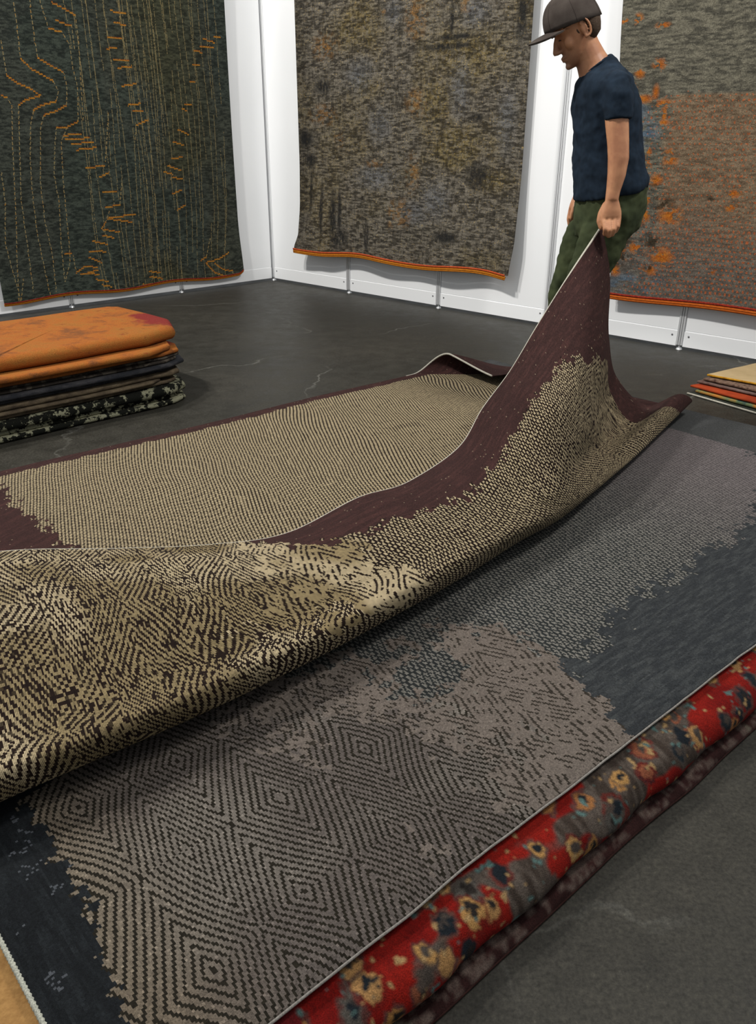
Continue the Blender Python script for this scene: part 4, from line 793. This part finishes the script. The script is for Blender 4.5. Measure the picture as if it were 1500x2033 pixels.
o = frombm('t_shirt', bm, M_SHIRT, man); finish(o, 0.006, 4, 0.5)
bm = bmesh.new(); tube(bm, [Vector((.826+.052*math.cos(t), 3.58+.072*math.sin(t), 1.508+.028*math.cos(t)-.012*max(0, -math.cos(t)))) for t in np.linspace(0, 2*math.pi, 40)], .0045, 8); frombm('collar', bm, M_SHIRT, o)
tx = bpy.data.textures.new('folds', 'CLOUDS'); tx.noise_scale = 0.07
dm = o.modifiers.new('folds', 'DISPLACE'); dm.texture = tx; dm.strength = 0.02; dm.mid_level = 0.5; dm.texture_coords = 'GLOBAL'
# trousers
bm = bmesh.new()
loft(bm, [R(.800, 1.078, 1.075, .168, .02), R(.802, 1.086, 1.02, .172), R(.800, 1.080, .97, .170), R(.800, 1.060, .92, .166), R(.810, 1.02, .88, .15)], 32)
def rl(c, rx, ry): return (c, (rx, 0, 0.25*rx), (0, ry, 0))
loft(bm, [rl((.935, 3.50, .96), .120, .088), rl((.915, 3.50, .88), .112, .086), rl((.885, 3.50, .79), .100, .082), rl((.862, 3.50, .71), .088, .076), rl((.846, 3.505, .64), .080, .072), rl((.850, 3.52, .56), .077, .070), rl((.868, 3.54, .46), .074, .067), rl((.89, 3.56, .36), .070, .064), rl((.912, 3.57, .255), .066, .062)], 28)
loft(bm, [rl((.930, 3.66, .96), .125, .088), rl((.900, 3.68, .88), .112, .086), rl((.868, 3.69, .79), .098, .082), rl((.846, 3.70, .71), .086, .076), rl((.832, 3.715, .64), .078, .072), rl((.834, 3.73, .56), .077, .070), rl((.850, 3.74, .46), .074, .067), rl((.872, 3.76, .36), .070, .064), rl((.892, 3.77, .255), .066, .062)], 28)
o = frombm('trousers', bm, M_TROU, man); finish(o, 0.007, 5, 0.5)
tx2 = bpy.data.textures.new('trouser_folds', 'CLOUDS'); tx2.noise_scale = 0.075
dm = o.modifiers.new('folds', 'DISPLACE'); dm.texture = tx2; dm.strength = 0.026; dm.mid_level = 0.5; dm.texture_coords = 'GLOBAL'
for L in (LEGL, LEGR):
    x, y = L[-1][0], L[-1][1]; bm = bmesh.new()
    loft(bm, [((x+.045, y, .215), (0, .020, 0), (0, 0, .020)), ((x+.035, y, .215), (0, .034, 0), (0, 0, .042)), ((x, y, .215), (0, .037, 0), (0, 0, .045)), ((x-.05, y, .207), (0, .040, 0), (0, 0, .036)), ((x-.12, y, .196), (0, .046, 0), (0, 0, .024)), ((x-.17, y, .193), (0, .040, 0), (0, 0, .020)), ((x-.20, y, .19), (0, .018, 0), (0, 0, .012))], 20)
    sh_ = frombm('shoe', bm, M_SHOE, man)
    bm = bmesh.new(); loft(bm, [((x+.052, y, .177), (0, .015, 0), (0, 0, .010)), ((x+.03, y, .177), (0, .038, 0), (0, 0, .010)), ((x-.05, y, .177), (0, .040, 0), (0, 0, .010)), ((x-.12, y, .177), (0, .049, 0), (0, 0, .010)), ((x-.18, y, .177), (0, .040, 0), (0, 0, .010)), ((x-.208, y, .177), (0, .012, 0), (0, 0, .008))], 20)
    frombm('sole', bm, M_SELV, sh_)
